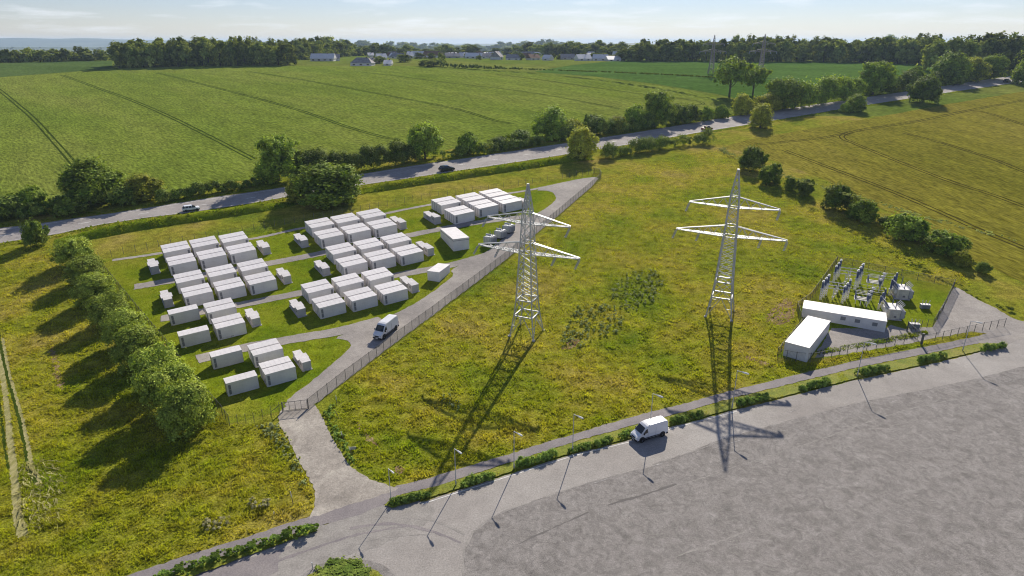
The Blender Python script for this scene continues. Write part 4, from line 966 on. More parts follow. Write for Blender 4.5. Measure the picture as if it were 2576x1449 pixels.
def hc(p, ytop, h): return 1.06 * top_at(p, (920 + ytop / 3.22) / 1.490683) / h
col_tops = {}
for nm, bs, tp in (('left front trio behind the long building', ((727, 655), (760, 628), (790, 600)), (437, 400, 365)), ('left rear trio by the back fence', ((885, 450), (915, 415), (942, 380)), (252, 217, 180)),
                   ('second front trio behind the long building', ((988, 700), (1018, 672), (1050, 640)), (498, 462, 420)), ('second rear trio by the back fence', ((1142, 540), (1170, 505), (1198, 465)), (308, 268, 232))):
    for i, (q, y) in enumerate(zip(bs, tp)):
        k = hc(GZ(*q), y, 4.4); put('b', breaker, q, f'tall blue grey insulator column on steel legs, {TRI[i]} of the {nm}', 'insulator columns in trios', SR, k); col_tops[nm[:6] + nm[6:14] + str(i)] = GZ(*q) + Vector((0, 0, 4.3 * k))
for nm, bs, tp in (('front trio beside the near transformer', ((1428, 775), (1452, 745), (1482, 708)), (620, 578, 536)), ('rear trio beside the far transformer', ((1558, 605), (1585, 572), (1612, 540)), (418, 380, 342))):
    for i, (q, y) in enumerate(zip(bs, tp)): put('a', arrester, q, f'surge arrester of stacked blue grey discs, {TRI[i]} of the {nm}', 'surge arresters in trios', SR, hc(GZ(*q), y, 4.2))
put('d', disconnector, (1205, 715), 'switch frame with six blue insulators, the one nearer the long building', 'switch frames', SR, 1.0); put('d', disconnector, (1352, 510), 'switch frame with six blue insulators, the one nearer the back fence', 'switch frames', SR, 1.0)
for nm, bs in (('front', ((1285, 745), (1312, 705), (1338, 665))), ('rear', ((1430, 560), (1452, 520), (1475, 485)))):
    for i, q in enumerate(bs): put('c', cluster, q, f'white-headed current transformer on a post, {TRI[i]} of the {nm} trio beside the switch frame', 'current transformers in trios', SR, 1.0)
def bus_post():
    t = thing('bus_support', '', 'bus support')
    m = MB(); m.bar((0, 0, -.2), (0, 0, 1.4), .09, .09, 6); m.box((0, 0, .8), (.4, .3, .35)); m.build('support', M['roofw'], t)
    insul(MB(), (0, 0, 1.4), 1.3, .13, 8).build('insulator', M['roofw'], t)
    m = MB()
    pts = [Vector((-1.9 + 3.8 * i / 14, 0, 2.85 + .07 * math.sin(i * 1.4))) for i in range(15)]
    for p, q in zip(pts[:-1], pts[1:]): m.bar(p, q, .11, .11, 6)
    for i in (0, 4, 7, 10, 14): m.lathe(pts[i] + Vector((0, 0, -.12)), [(.06, 0), (.15, .08), (.15, .18), (.06, .26)], 8)
    m.build('busbar', M['roofw'], t); return t
for nm, bs in (('front', ((870, 660), (897, 625), (925, 590))), ('rear', ((1015, 480), (1045, 445), (1075, 410)))):
    for i, q in enumerate(bs): put('p', bus_post, q, f'white wavy busbar on an insulated post, {TRI[i]} of the {nm} trio between the tall columns', 'busbars on posts', SR + R(2), 1.0)
# thin conductors strung across the bays
def conductor(label, a, b, sag=.15, n=10, r=.025):
    m = MB(); pts = [Vector(a).lerp(Vector(b), i / n) - Vector((0, 0, sag * 4 * (i / n) * (1 - i / n))) for i in range(n + 1)]
    for p, q in zip(pts[:-1], pts[1:]): m.bar(p - pts[0], q - pts[0], r)
    o = m.build('conductor', M['steel']); o.location = pts[0]; return tag(o, label, 'cable', 'conductors across the substation bays')
for i, (A, B) in enumerate(zip(((988, 700), (1018, 672), (1050, 640)), ((1428, 775), (1452, 745), (1482, 708)))): conductor(f'thin conductor from the second front columns to the front arresters, {TRI[i]} of three', GZ(*A) + Vector((0, 0, 4.2)), GZ(*B) + Vector((0, 0, 4.0)))
for i, (A, B) in enumerate(zip(((1142, 540), (1170, 505), (1198, 465)), ((1558, 605), (1585, 572), (1612, 540)))): conductor(f'thin conductor from the second rear columns to the rear arresters, {TRI[i]} of three', GZ(*A) + Vector((0, 0, 4.2)), GZ(*B) + Vector((0, 0, 4.0)))

def big_transformer():
    t = thing('power_transformer', '', 'transformer')                # x across, y away
    m = MB(); m.box((0, 0, 1.3), (2.5, 4.0, 2.3)); 
    for i in range(4): m.box((-.9 + i * .6, -2.02, 1.25), (.08, .08, 2.1))
    for i in range(6): m.box((-1.27, -1.6 + i * .64, 1.25), (.08, .1, 2.1))
    m.build('tank', M['cream'], t, bevel=.03)
    m = MB(); m.box((0, 0, 2.5), (2.7, 4.2, .12)); m.build('cover', M['roofw'], t)
    m = MB(); m.box((.25, -2.06, .75), (.5, .06, .4)); m.build('control_box', M['seal'], t)
    m = MB()
    for k in range(5): m.box((-.55, -2.06, .5 + k * .35), (.5, .03, .04))
    for x in (-.8, -.3): m.box((x, -2.06, 1.25), (.04, .03, 1.8))
    m.build('ladder', M['steel'], t)
    for i in range(4):
        y = -1.2 + i * .85; m = MB(); insul(m, (-1.1, y, 2.5), 1.6, .17, 10, (-.62, 0, 1)); m.bar((-2.0, y, 3.9), (-2.1, y, 4.15), .05); m.build('bushing', M['porcelain'], t)
        m = MB(); m.lathe((-1.05, y, 2.4), [(.24, 0), (.24, .25), (.1, .35)], 8); m.build('turret', M['roofw'], t)
    m = MB()
    for i in range(4): m.box((-1.55, -1.3 + i * .85, 1.7), (.5, .45, 1.0))
    m.build('side_cabinet', M['roofw'], t)
    for i in range(5):
        y = -1.5 + i * .75; m = MB(); insul(m, (1.1, y, 2.5), 1.5, .1, 9, (.75, .1, 1)); m.build('bushing', M['roofw'], t)
    for i in range(6):
        y = -1.75 + i * .7; f = MB()
        for k in range(5): f.box((1.75, y - .22 + k * .11, 1.3), (.8, .05, 1.9))
        f.build('radiator', M['fin'], t)
        f = MB()
        for z in (.8, 1.5, 2.0): f.lathe((2.18, y, z), [(.26, 0), (.28, .1), (.2, .12), (.1, .06)], 10, axis=(1, 0, 0))
        f.build('fan', M['porcelain'], t)
    for (x, y, h_) in ((.35, 1.5, 1.9), (.2, -1.4, 1.6)):
        m = MB(); insul(m, (x, y, 2.55), h_, .12, 11); m.bar((x, y, 2.5 + h_), (x, y, 2.9 + h_), .05); m.build('bushing', M['porcelain'], t)
    m = MB(); m.box((0, 0, .08), (3.4, 4.6, .2)); m.build('plinth', M['conc'], t); return t
for q, lb in (((1632, 905), 'nearer the long building'), ((1738, 660), 'nearer the back fence')):
    put('t', big_transformer, q, 'large cream transformer with rows of slanted bushings, ' + lb, 'large substation transformers', R(-14), .95, 1.9)
def aux():
    t = thing('small_transformer', '', 'transformer')
    m = MB(); m.box((0, 0, .55), (1.9, .9, .9)); m.build('tank', M['fin'], t, bevel=.04)
    f = MB()
    for i in range(12): f.box((-.9 + i * .163, -.5, .5), (.05, .16, .75))
    f.build('radiator', M['fin'], t)
    m = MB(); m.box((0, 0, 1.03), (2.0, 1.0, .08)); m.build('cover', M['roofw'], t)
    for x, dx in ((-.6, -.12), (0, 0), (.6, .28)): m = MB(); insul(m, (x, 0, 1.05), 1.0, .09, 7, (dx, 0, 1)); m.build('bushing', M['steel'], t)
    return t
put('x', aux, (2000, 775), 'small grey transformer with three rods on the open substation lawn', 'small transformers', R(-8), 1.0, .5)
put('x', aux, (1872, 1010), 'small grey transformer with three rods behind the open yard gate', 'small transformers', R(-8), 1.0, .5)

# substation fences
fg = 'substation fences'
fence('mesh_fence', 'dark dense fence on the left side of the substation, bent by the long building', [GZ(205, 1355), GZ(505, 985), GZ(440, 790), GZ(600, 675), GZ(920, 225)], 2.1, 2.4, mm='meshd', wire=.035, gap=.09, group=fg)
fence('mesh_fence', 'thin wire fence along the back of the substation', [GZ(922, 225), GZ(1300, 305), GZ(1700, 385), GZ(2100, 465), GZ(2338, 510)], 2.0, 3.0, wire=.024, gap=.16, rail=True, group=fg)
fence('mesh_fence', 'thin front fence of the substation along the roadside grass', [GZ(205, 1355), GZ(430, 1400), GZ(600, 1412), GZ(760, 1385), GZ(1050, 1310), GZ(1400, 1245), GZ(1735, 1185)], 1.9, 2.2, wire=.012, gap=.22, group=fg)
fence('mesh_fence', 'dark fence on the right side of the substation, beside the gravel yard', [GZ(2338, 505), GZ(2220, 750), GZ(2085, 985)], 2.0, 2.2, mm='meshd', wire=.03, gap=.09, group=fg)
fence('mesh_fence', 'short green-tinted fence between the lawn and the yard gate', [GZ(2085, 985), GZ(1940, 1010), GZ(1770, 1020)], 1.9, 1.6, wire=.014, gap=.2, rail=False, group=fg)
fence('mesh_fence', 'thin wire fence along the gravel yard, right of the gate', [GZ(1960, 1190), GZ(2105, 1160), GZ(2380, 1100), GZ(2680, 1035), GZ(2945, 985)], 1.9, 2.2, wire=.014, gap=.2, group=fg)
gate('yard_gate', 'open steel gate swung into the substation yard', GZ(1772, 1035), GZ(1942, 1185), 2.0, None, gap=.2)
m = MB(); m.box((0, 0, 1.1), (.32, .32, 2.6)); m.box((0, 0, 2.45), (.38, .38, .1)); o = m.build('gate_pillar', M['post']); p = GZ(1945, 1200); o.location = p; tag(o, 'thick dark pillar at the free end of the open yard gate', 'pillar')
gate('sliding_gate', 'narrow pale barred gate in the right side fence of the substation', GZ(2205, 790), GZ(2140, 895), 2.0, None, gap=.14)

# leaning stakes and marker posts beside the track
def stake(name, label, x, y, h, lean, white, grp=None):
    p = G(x, y); t = thing(name, label, 'post', p, rnd.uniform(0, 6), grp); L_ = Vector((lean, 0, h))
    m = MB(); m.bar((0, 0, -.2), L_ * .6, .06, .05, 6); m.build('shaft', M['wood'], t)
    m = MB(); m.bar(L_ * .6, L_, .075 if white else .05, .05, 6); m.build('tip', M['roofw'] if white else M['wood'], t)
    return t
stake('wooden_stake', 'leaning white-topped stake by the fence end, nearest the site gate', 848, 1020, 1.7, .5, 1, 'stakes along the gravel track')
stake('wooden_stake', 'thin bare stake leaning over the track edge', 853, 1052, 1.9, -.7, 0, 'stakes along the gravel track')
stake('wooden_stake', 'white-topped stake halfway along the right edge of the gravel track', 863, 1105, 1.5, .2, 1, 'stakes along the gravel track')
stake('wooden_stake', 'white-topped stake beside the flat pale board at the track edge', 884, 1142, 1.4, -.25, 1, 'stakes along the gravel track')
stake('marker_post', 'bright white marker post in the grass left of the track mouth', 738, 1268, 2.1, .15, 1)
stake('marker_post', 'short white leaning peg near the pale flowering weeds', 689, 1297, .9, -.4, 1)
m = MB(); m.box((0, 0, .7), (.9, .05, .55), Matrix.Rotation(.3, 3, 'Y')); o = m.build('sign_board', M['conc']); 
m = MB(); m.bar((-.2, 0, -.2), (-.15, 0, .7), .04); m.build('sign_post', M['wood'], o); p = G(888, 1136); o.location = p; o.rotation_euler = (.2, 0, .5); tag(o, 'crooked pale board on a post by the track edge', 'sign')
# ------------------------------------------------------------------ trees
def crown_lobes(h, w_, zl, k, seed, squash=1.0):
    r = np.random.default_rng(seed); zc = h * (.40 + zl * .75); rz = h * (.56 - zl * .5)
    c = [(0, 0, zc)]; ra = [(w_ * .4, w_ * .4, rz * .9)]
    for i in range(k):
        a = 2 * PI * i / k * 2.4 + r.uniform(-.5, .5); e = r.uniform(-.62, .72); rr = math.sqrt(1 - e * e) * r.uniform(.45, .66)
        s = r.uniform(.2, .3); c.append((math.cos(a) * rr * w_ * .5, math.sin(a) * rr * w_ * .5, zc + e * rz * squash)); ra.append((w_ * s, w_ * s, min(rz, w_) * s * 1.15))
    c, ra = np.array(c), np.array(ra); ra[:, 2] = np.minimum(ra[:, 2], np.maximum(h - c[:, 2], .1 * h)); return c, np.maximum(ra, .12)
PROTO = {}
def proto_tree(key, h, w_, zl, k, n, size, seed, lm, trunk=True, one=False):
    c, ra = crown_lobes(h, w_, zl, k, seed); V, Fq = leaves(c, ra, n, size, r=np.random.default_rng(seed + 50))
    me = raw_mesh('crown', V, Fq, 4, M[lm]); tm = None
    if trunk:
        m = MB(); limbs(m, h, .028 * h, w_ * .42, .3 if not one else .4, 5, random.Random(seed))
        if one:
            o = len(V); V2 = np.array(m.v); tm = MB(); me2 = bpy.data.meshes.new('tree')
            quads = [tuple(f) for f in Fq]; me2.from_pydata(V.tolist() + V2.tolist(), [], quads + [tuple(i + o for i in f) for f in m.f]); me2.materials.append(M[lm]); me2.materials.append(M['bark'])
            me2.polygons.foreach_set('material_index', [0] * len(quads) + [1] * len(m.f)); me = me2; tm = None
        else:
            tm = bpy.data.meshes.new('trunk'); tm.from_pydata([tuple(v) for v in m.v], [], m.f); tm.materials.append(M['bark'])
    PROTO[key] = (me, tm, h, w_)
for s_ in range(3): proto_tree(f'row{s_}', 8.2, 8.0, .03, 16, 22000, .17, 11 + s_, 'leaf_row')
for s_ in range(3): proto_tree(f'oak{s_}', 15, 13, .05, 15, 16000, .36, 21 + s_, 'leaf_oak')
proto_tree('yel0', 14, 11, .06, 12, 11000, .34, 31, 'leaf_yel'); proto_tree('open0', 16, 13, .3, 9, 6500, .42, 33, 'leaf_oak')
for s_ in range(3): proto_tree(f'bush{s_}', 5, 6, .0, 11, 9500, .2, 41 + s_, ['leaf_oak', 'leaf_dark', 'leaf_yel'][s_], False)
for s_ in range(2): proto_tree(f'shrub{s_}', .9, 1.5, 0, 8, 1500, .085, 51 + s_, 'leaf_shrub', False)
for s_ in range(5): proto_tree(f'far{s_}', 16, 12, .0, 10, 2400, .72, 61 + s_, 'leaf_far', True, True)
def plant(key, name, label, cat, p, h, w_, group=None, rz=None, parts=True, wy=None):
    me, tm, ph, pw = PROTO[key]; sc_ = (w_ / pw, (wy or w_) / pw, h / ph); rz = rnd.uniform(0, 6.28) if rz is None else rz
    if tm is None:
        o = link(name, me); o.location = p; o.rotation_euler = (0, 0, rz); o.scale = sc_; return tag(o, label, cat, group)
    t = thing(name, label, cat, p, rz, group); t.scale = sc_
    link('crown', me, t); link('trunk', tm, t); return t
def at_px(key, name, label, cat, x, yb, yt, wpx, group=None, back=.25):
    p = G(x, yb); w_ = wpx / ppm(p); p = Vector((p.x * (1 + back * w_ / p.y), p.y + back * w_, 0)); p.z = hz(p.y) - .05
    w_ = wpx / ppm(p); h = max(.4, top_at(p, yt)); return plant(key, name, label, cat, p, h, w_, group)
# row of young trees beside the dark site fence
ROW = [(193, 672, 596, 92), (222, 716, 648, 92), (250, 770, 692, 96), (283, 822, 738, 100), (325, 874, 782, 108), (362, 930, 826, 116), (405, 984, 872, 122), (440, 1040, 922, 126), (483, 1092, 968, 130)]
names = ['farthest, next to the main road verge', 'second from the far end', 'third from the far end', 'fourth from the far end', 'middle one', 'fourth from the near end', 'third from the near end', 'second from the near end', 'nearest, beside the fence corner']
for i, (x, b, t_, w_) in enumerate(ROW): at_px(f'row{i % 3}', 'young_tree', f'round young tree in the fence row, {names[i]}', 'tree', x, b, t_, w_, 'row of trees along the site fence', .1)
HEDGE = [('oak0', 'roadside_tree', 'large round tree left of the road hedge, opposite the white hatchback', 247, 520, 397, 132), ('yel0', 'roadside_tree', 'yellowish bushy tree just right of the large round tree at left', 363, 508, 436, 86),
 ('oak1', 'roadside_tree', 'tall leafy tree behind the big road clump', 703, 462, 343, 112), ('oak2', 'roadside_tree', 'round-topped tree in the hedge above the navy car', 1070, 405, 304, 90),
 ('bush0', 'roadside_bush', 'upright bush right of the tree above the navy car', 1180, 390, 333, 58), ('bush1', 'roadside_bush', 'low dark bush between two roadside trees', 1255, 376, 344, 52), ('bush1', 'roadside_bush', 'dark rounded bush beside the dense roadside tree', 1307, 368, 327, 62),
 ('oak0', 'roadside_tree', 'dense round tree opposite the small pale tree', 1385, 352, 267, 92), ('bush2', 'roadside_bush', 'brownish bush right of the dense round tree', 1440, 348, 300, 52), ('bush1', 'roadside_bush', 'broad dark bush in the road hedge', 1492, 342, 289, 66), ('bush2', 'roadside_bush', 'pinkish brown bush in the road hedge', 1548, 336, 293, 52), ('bush0', 'roadside_bush', 'green bush left of the upright hedge tree', 1597, 325, 264, 58),
 ('oak1', 'roadside_tree', 'upright hedge tree above the long tree shadow on the road', 1648, 322, 231, 76), ('bush1', 'roadside_bush', 'dark bush right of the upright hedge tree', 1703, 314, 262, 52), ('bush1', 'roadside_bush', 'dark bush in the hedge above the maroon car', 1738, 310, 265, 48), ('bush0', 'roadside_bush', 'small round bush, left of a near twin, beyond the maroon car', 1778, 304, 268, 32), ('bush0', 'roadside_bush', 'small round bush, right of a near twin, beyond the maroon car', 1815, 299, 264, 38), ('yel0', 'roadside_tree', 'slanted yellow-green small tree before the hedge', 1862, 292, 234, 46),
 ('open0', 'field_tree', 'tall open-crowned tree with a bare trunk at the field corner', 1834, 246, 149, 86), ('open0', 'field_tree', 'thinner open tree right of the tall one at the field corner', 1893, 242, 168, 66),
 ('oak2', 'roadside_tree', 'large domed tree in the middle of the road hedge', 1966, 278, 190, 82), ('oak1', 'roadside_tree', 'broad-topped tree before the deep green field', 2195, 242, 156, 80), ('bush2', 'roadside_bush', 'yellowish bush right of the broad-topped tree', 2248, 232, 197, 44), ('bush0', 'roadside_bush', 'tall bush left of the largest dark roadside tree', 2296, 222, 168, 52), ('oak0', 'roadside_tree', 'largest dark roadside tree near the right end of the road', 2382, 214, 130, 84), ('yel0', 'roadside_tree', 'yellowish tree right of the largest dark roadside tree', 2440, 206, 143, 62), ('oak2', 'roadside_tree', 'dark tree near the end of the road, right side', 2490, 200, 134, 62), ('oak1', 'roadside_tree', 'big dark tree cut by the right edge beside the road', 2590, 216, 92, 84),
 ('bush1', 'roadside_bush', 'dark bush south of the road at its left end', 96, 622, 555, 58), ('oak1', 'roadside_tree', 'big broad clump of trees on the near side of the road', 830, 522, 416, 168), ('yel0', 'roadside_tree', 'small pale tree against the left of the big clump', 752, 512, 448, 62), ('yel0', 'roadside_tree', 'small pale round tree on the near side of the road', 1460, 404, 316, 74), ('yel0', 'roadside_tree', 'rounded small tree on the near side, beyond the maroon car', 1912, 324, 259, 56), ('oak0', 'roadside_tree', 'dark upright small tree on the near side, farther right', 2150, 282, 236, 50), ('bush0', 'roadside_bush', 'low bush against the dark upright small tree', 2126, 284, 258, 28), ('bush1', 'roadside_tree', 'big dark round tree on the near side of the far road', 2320, 262, 192, 74),
 ('bush1', 'roadside_bush', 'dark bushes at the left end of the hedge', 30, 552, 495, 110), ('bush0', 'roadside_bush', 'tall bush behind the road at far left', 92, 540, 470, 70), ('bush1', 'roadside_bush', 'dark bush under the large round tree at left', 178, 545, 488, 80), ('bush1', 'roadside_bush', 'dark bush between the round tree and the yellowish tree', 308, 522, 470, 70)]
for key, nm, lb, x, b, t_, w_ in HEDGE: at_px(key, nm, lb, 'tree' if 'tree' in nm else 'bush', x, b, t_, w_, 'trees and bushes along the main road')
FIELD = [('bush1', 1890, 432, 369, 64, 'round dark bush, first at the top of the barley field edge'), ('bush0', 1938, 468, 410, 54, 'grey-green bush second along the barley field edge'), ('bush0', 1985, 480, 442, 30, 'small bush left of a rounder one on the barley edge'), ('bush1', 2018, 494, 450, 46, 'rounded bush above the second gap of the barley edge'), ('bush1', 2102, 532, 464, 72, 'large dark bush midway along the barley field edge'), ('bush0', 2165, 562, 502, 70, 'pale-topped bush right of the midway dark bush'), ('bush2', 2150, 540, 492, 42, 'greyish bush behind the pale-topped bush'), ('bush0', 2275, 608, 538, 104, 'broad bright bush left of a twin near the substation'), ('bush0', 2370, 645, 582, 98, 'broad bright bush right of a twin near the substation'), ('bush2', 2416, 672, 632, 44, 'low brownish bush below the broad bright pair'), ('bush1', 2470, 690, 660, 34, 'low weedy bush on the edge behind the yard'), ('bush1', 2225, 575, 545, 40, 'weedy low bush left of the broad bright pair')]
for key, x, b, t_, w_, lb in FIELD: at_px(key, 'field_bush', lb, 'bush', x, b, t_, w_, 'bushes along the barley field edge', .3)

# hedges: long leafy walls
def hedge(name, label, line, hpx, wd, n, size, lm, group='hedges along the main road', jag=.35):
    c = resample(spline(gp(line), 4), max(1.2, wd * .5)); r = np.random.default_rng(len(line) * 7 + n); h = hpx / ppm(G(*line[len(line) // 2])); o = Vector((c[0].x, c[0].y, hz(c[0].y)))
    cs, ra = [], []
    for p in c:
        f = 1 + r.uniform(-jag, jag * .7); cs.append((p.x - o.x + r.normal(0, .2), p.y - o.y + r.normal(0, .2), hz(p.y) - o.z + h * .5 * f)); ra.append((wd * .62 * f, wd * .62 * f, h * .55 * f))
    V, Fq = leaves(cs, ra, int(n * 2.2), size * .9, r=r, shell=.5); me = raw_mesh(name, V, Fq, 4, M[lm]); ob = link(name, me); ob.location = o
    return tag(ob, label, 'hedge', group)
hedge('hedge', 'low tangled hedge behind the white hatchback, left of the tall tree', [(410, 508), (480, 494), (560, 482), (640, 470)], 24, 3.4, 9000, .26, 'leaf_dark')
hedge('hedge', 'tall dark hedge right of the big clump, behind the road', [(745, 452), (800, 442), (880, 432), (960, 420), (1030, 410)], 52, 5.0, 16000, .32, 'leaf_dark')
hedge('hedge', 'low ragged hedge between the bushes above the navy car', [(1110, 400), (1200, 388), (1300, 374), (1360, 364)], 20, 3, 6000, .28, 'leaf_dark')
hedge('hedge', 'bushy hedge below the upright hedge trees', [(1420, 354), (1500, 343), (1600, 328), (1690, 316), (1760, 308)], 28, 4, 9000, .36, 'leaf_dark')
hedge('hedge', 'thick rounded hedge right of the large domed tree', [(2010, 272), (2060, 264), (2110, 256), (2150, 249)], 52, 9, 9000, .6, 'leaf_oak')
hedge('hedge', 'hedge under the slanted tree and the domed tree', [(1880, 290), (1910, 285), (1950, 278), (1990, 273)], 30, 6, 6000, .5, 'leaf_yel')
hedge('hedge', 'dark hedge at the right end of the road', [(2225, 236), (2300, 224), (2400, 212), (2500, 199)], 34, 8, 9000, .6, 'leaf_dark')
hedge('hedge', 'short dark hedge on the near side of the road below the maroon car', [(1525, 398), (1600, 385), (1680, 372), (1740, 364), (1785, 360)], 26, 4, 9000, .28, 'leaf_dark')
hedge('field_hedge', 'thin line of scrub dividing the wheat from the deep green field', [(1110, 168), (1180, 173), (1340, 183), (1500, 197), (1650, 215), (1790, 238)], 9, 5, 9000, .55, 'leaf_dark', 'field divides')
hedge('hedge', 'dark hedge at the far left behind the road', [(-200, 580), (-60, 562), (60, 548), (150, 536)], 34, 4, 9000, .3, 'leaf_dark')
hedge('hedge', 'weedy scrub line along the barley field edge', [(1815, 378), (1870, 412), (1960, 468), (2060, 515), (2190, 572), (2330, 640), (2430, 680), (2520, 715), (2600, 750)], 9, 2.6, 9000, .2, 'weed', 'field divides')

# clipped verge shrubs along the front road
VS = [((990, 1268), (1040, 1252), (1082, 1243), 20), ((1160, 1222), (1200, 1208), (1240, 1200), 26), ((1302, 1174), (1350, 1160), (1395, 1148), 26), ((1440, 1136), (1490, 1122), (1540, 1110), 20), ((1560, 1098), (1600, 1090), (1640, 1082), 12), ((1690, 1064), (1730, 1054), (1762, 1046), 18), ((1853, 1022), (1890, 1012), (1928, 1003), 24), ((2012, 982), (2045, 974), (2084, 966), 24), ((2162, 944), (2195, 937), (2232, 929), 22), ((2312, 910), (2340, 904), (2372, 898), 20), ((2464, 884), (2495, 879), (2528, 874), 20)]
vn = ['at the corner of the gravel track', 'right of the second lamp', 'right of the third lamp', 'right of the fourth lamp', 'left of the white van, thin and low', 'right of the white van', 'right of the lamp past the van', 'in front of the plain substation building', 'right of the lamp by the substation fence', 'before the yard gate', 'at the yard entry, last on the verge']
for i, (a, b, c, hp) in enumerate(VS):
    A, B = G(*a), G(*c); n = max(3, int((B - A).length / .5)); r = np.random.default_rng(i + 5); cs, ra = [], []; o = G(*b)
    for k in range(n):
        q = A.lerp(B, (k + .5) / n); h = hp / ppm(q) / .8 * r.uniform(.22, .62); cs.append((q.x - o.x + r.normal(0, .18), q.y - o.y + r.normal(0, .18), h * .45)); ra.append((r.uniform(.5, .75), r.uniform(.45, .65), h * .6))
    V, Fq = leaves(cs, ra, 1500 * n // 2 + 2500, .075, r=r, up=1.0); ob = link('verge_shrub', raw_mesh('verge_shrub', V, Fq, 4, M['leaf_shrub'])); ob.location = (o.x, o.y, hz(o.y) + .1)
    tag(ob, 'low green shrubs on the road verge, ' + vn[i], 'shrub', 'clumps of shrubs on the front verge')
cl_ = [(418, 1452), (470, 1436), (520, 1418), (560, 1405), (605, 1390), (650, 1378), (695, 1362), (740, 1350), (778, 1340)]
for i, (x, y) in enumerate(cl_):
    p = G(x, y); p.z = hz(p.y) + .08
    plant(f'shrub{i % 2}', 'hedge_shrub', f'dense green shrub in the hedge beside the footpath, {["first", "second", "third", "fourth", "fifth", "sixth", "seventh", "eighth", "last and largest"][i]} from the lower left', 'shrub', p, 1.35 if i > 6 else 1.05, 3.0 if i > 6 else 2.7, 'hedge of shrubs beside the footpath', 0.3, wy=2.0)
at_px('bush1', 'island_shrub', 'ground-hugging dull shrub on the round traffic island by the bollard', 'shrub', 858, 1476, 1447, 130, None, .2)
# the low post on the island
m = MB(); m.bar((0, 0, -.1), (0, 0, 1.0), .05, .05, 8); m.box((0, 0, 1.02), (.14, .14, .06)); o = m.build('bollard', M['steel']); o.location = G(787, 1432); tag(o, 'slim grey bollard at the left of the traffic island', 'bollard')

# ------------------------------------------------------------------ woods and far trees
def far(x, yb, yt, wpx, name, label, group): 
    p = G(x, yb); w_ = wpx / ppm(p) * 1.15; h = top_at(p, yt); p.z -= .3
    return plant(f'far{rnd.randrange(5)}', name, label, 'tree', p, h, max(w_, h * .55), group)
def wood(x0, x1, yb, topf, n, rows_, w_, name, label, group, jy=1.2, backs=3.0):
    for r_ in range(rows_):
        m_ = n if r_ == 0 else int(n * .8)
        for i in range(m_):
            x = x0 + (x1 - x0) * (i + .5 + rnd.uniform(-.35, .35)) / m_; y = yb(x) - backs * r_ + rnd.uniform(-jy, jy) * .5
            far(x, y, topf(x) + rnd.uniform(-9, 9) + (3 if r_ == 0 else -2), w_ * rnd.uniform(.8, 1.25), name, label[min(r_, len(label) - 1)], group)
lerp = lambda pts: (lambda x: float(np.interp(x, [p[0] for p in pts], [p[1] for p in pts])))
wood(290, 732, lerp([(285, 171), (500, 166), (735, 163)]), lerp([(285, 112), (380, 106), (470, 102), (600, 98), (735, 106)]), 21, 3, 34, 'wood_tree', ['broadleaf tree in the front edge of the dense wood beyond the wheat', 'broadleaf tree inside the dense wood beyond the wheat'], 'trees of the dense wood beyond the wheat')
wood(-60, 275, lerp([(0, 157), (130, 155), (275, 152)]), lerp([(0, 128), (90, 128), (170, 124), (230, 126), (275, 130)]), 20, 2, 26, 'wood_tree', ['tree in the low wood at the far left edge', 'tree in the rear of the low far left wood'], 'trees of the far left wood', backs=2)
wood(740, 1090, lerp([(740, 152), (900, 140), (1090, 140)]), lerp([(740, 106), (830, 100), (900, 110), (1000, 114), (1090, 118)]), 24, 3, 34, 'village_tree', ['tree standing behind the village houses, left of the village', 'tree at the back of the left village'], 'trees behind the left village', backs=2.5)
wood(1090, 1570, lerp([(1090, 140), (1300, 139), (1570, 144)]), lerp([(1090, 117), (1200, 118), (1350, 107), (1450, 107), (1570, 111)]), 44, 3, 32, 'village_tree', ['tree standing behind the village houses, right of the village', 'tree at the back of the right village'], 'trees behind the right village', backs=2)
wood(1565, 1800, lerp([(1565, 154), (1800, 154)]), lerp([(1565, 116), (1650, 106), (1750, 102), (1800, 100)]), 13, 2, 34, 'wood_tree', ['tree at the front edge of the wood left of the far pylons', 'tree inside the wood left of the far pylons'], 'trees of the wood left of the far pylons', backs=2.5)
wood(1800, 2360, lerp([(1800, 154), (2100, 156), (2360, 163)]), lerp([(1800, 98), (1950, 96), (2100, 102), (2200, 96), (2360, 96)]), 26, 3, 38, 'wood_tree', ['tree at the front edge of the long wood behind the far pylons', 'tree inside the long wood behind the far pylons'], 'trees of the long wood behind the far pylons')
wood(2340, 2620, lerp([(2340, 178), (2480, 180), (2620, 180)]), lerp([(2340, 98), (2450, 92), (2620, 88)]), 11, 2, 52, 'wood_tree', ['big tree at the right end of the long wood', 'big tree at the back of the right end of the wood'], 'trees at the right end of the long wood')
for x, yb, yt, w_, lb in ((1090, 167, 147, 44, 'round bush at the field edge before the village'), (1062, 166, 150, 22, 'small dark bush left of the round bush at the field edge'), (1112, 158, 132, 18, 'slim dark tree beside the round bush before the village'), (1205, 150, 138, 14, 'small tree among the village roofs'), (955, 160, 140, 26, 'dark tree between the hipped roof and the pale sheds'), (1020, 156, 136, 30, 'dark tree in the middle of the village'), (2230, 130, 86, 40, 'tall open tree rising above the long wood'), (2318, 150, 82, 40, 'dark pointed tree rising above the long wood'), (650, 140, 92, 22, 'thin treetop rising above the dense wood, left of another'), (722, 140, 98, 22, 'thin treetop rising above the right of the dense wood')):
    far(x, yb, yt, w_, 'tree', lb, None)
# the low valley and its woods, far behind the crest
cs, ra = [], []; r = np.random.default_rng(4)
for i in range(110):
    y = r.uniform(3600, 6500); x = r.uniform(-.85, .8) * y; L_ = r.uniform(60, 300); 
    for k in range(5): cs.append((x + r.normal(0, L_ * .6), y + r.normal(0, 25), 6)); ra.append((45, 22, 12))
V, Fq = leaves(cs, ra, 30000, 5.5, r=r, shell=.5); tag(link('valley_woodland', raw_mesh('valley_woodland', V, Fq, 4, M['leaf_far'])), kind='stuff')

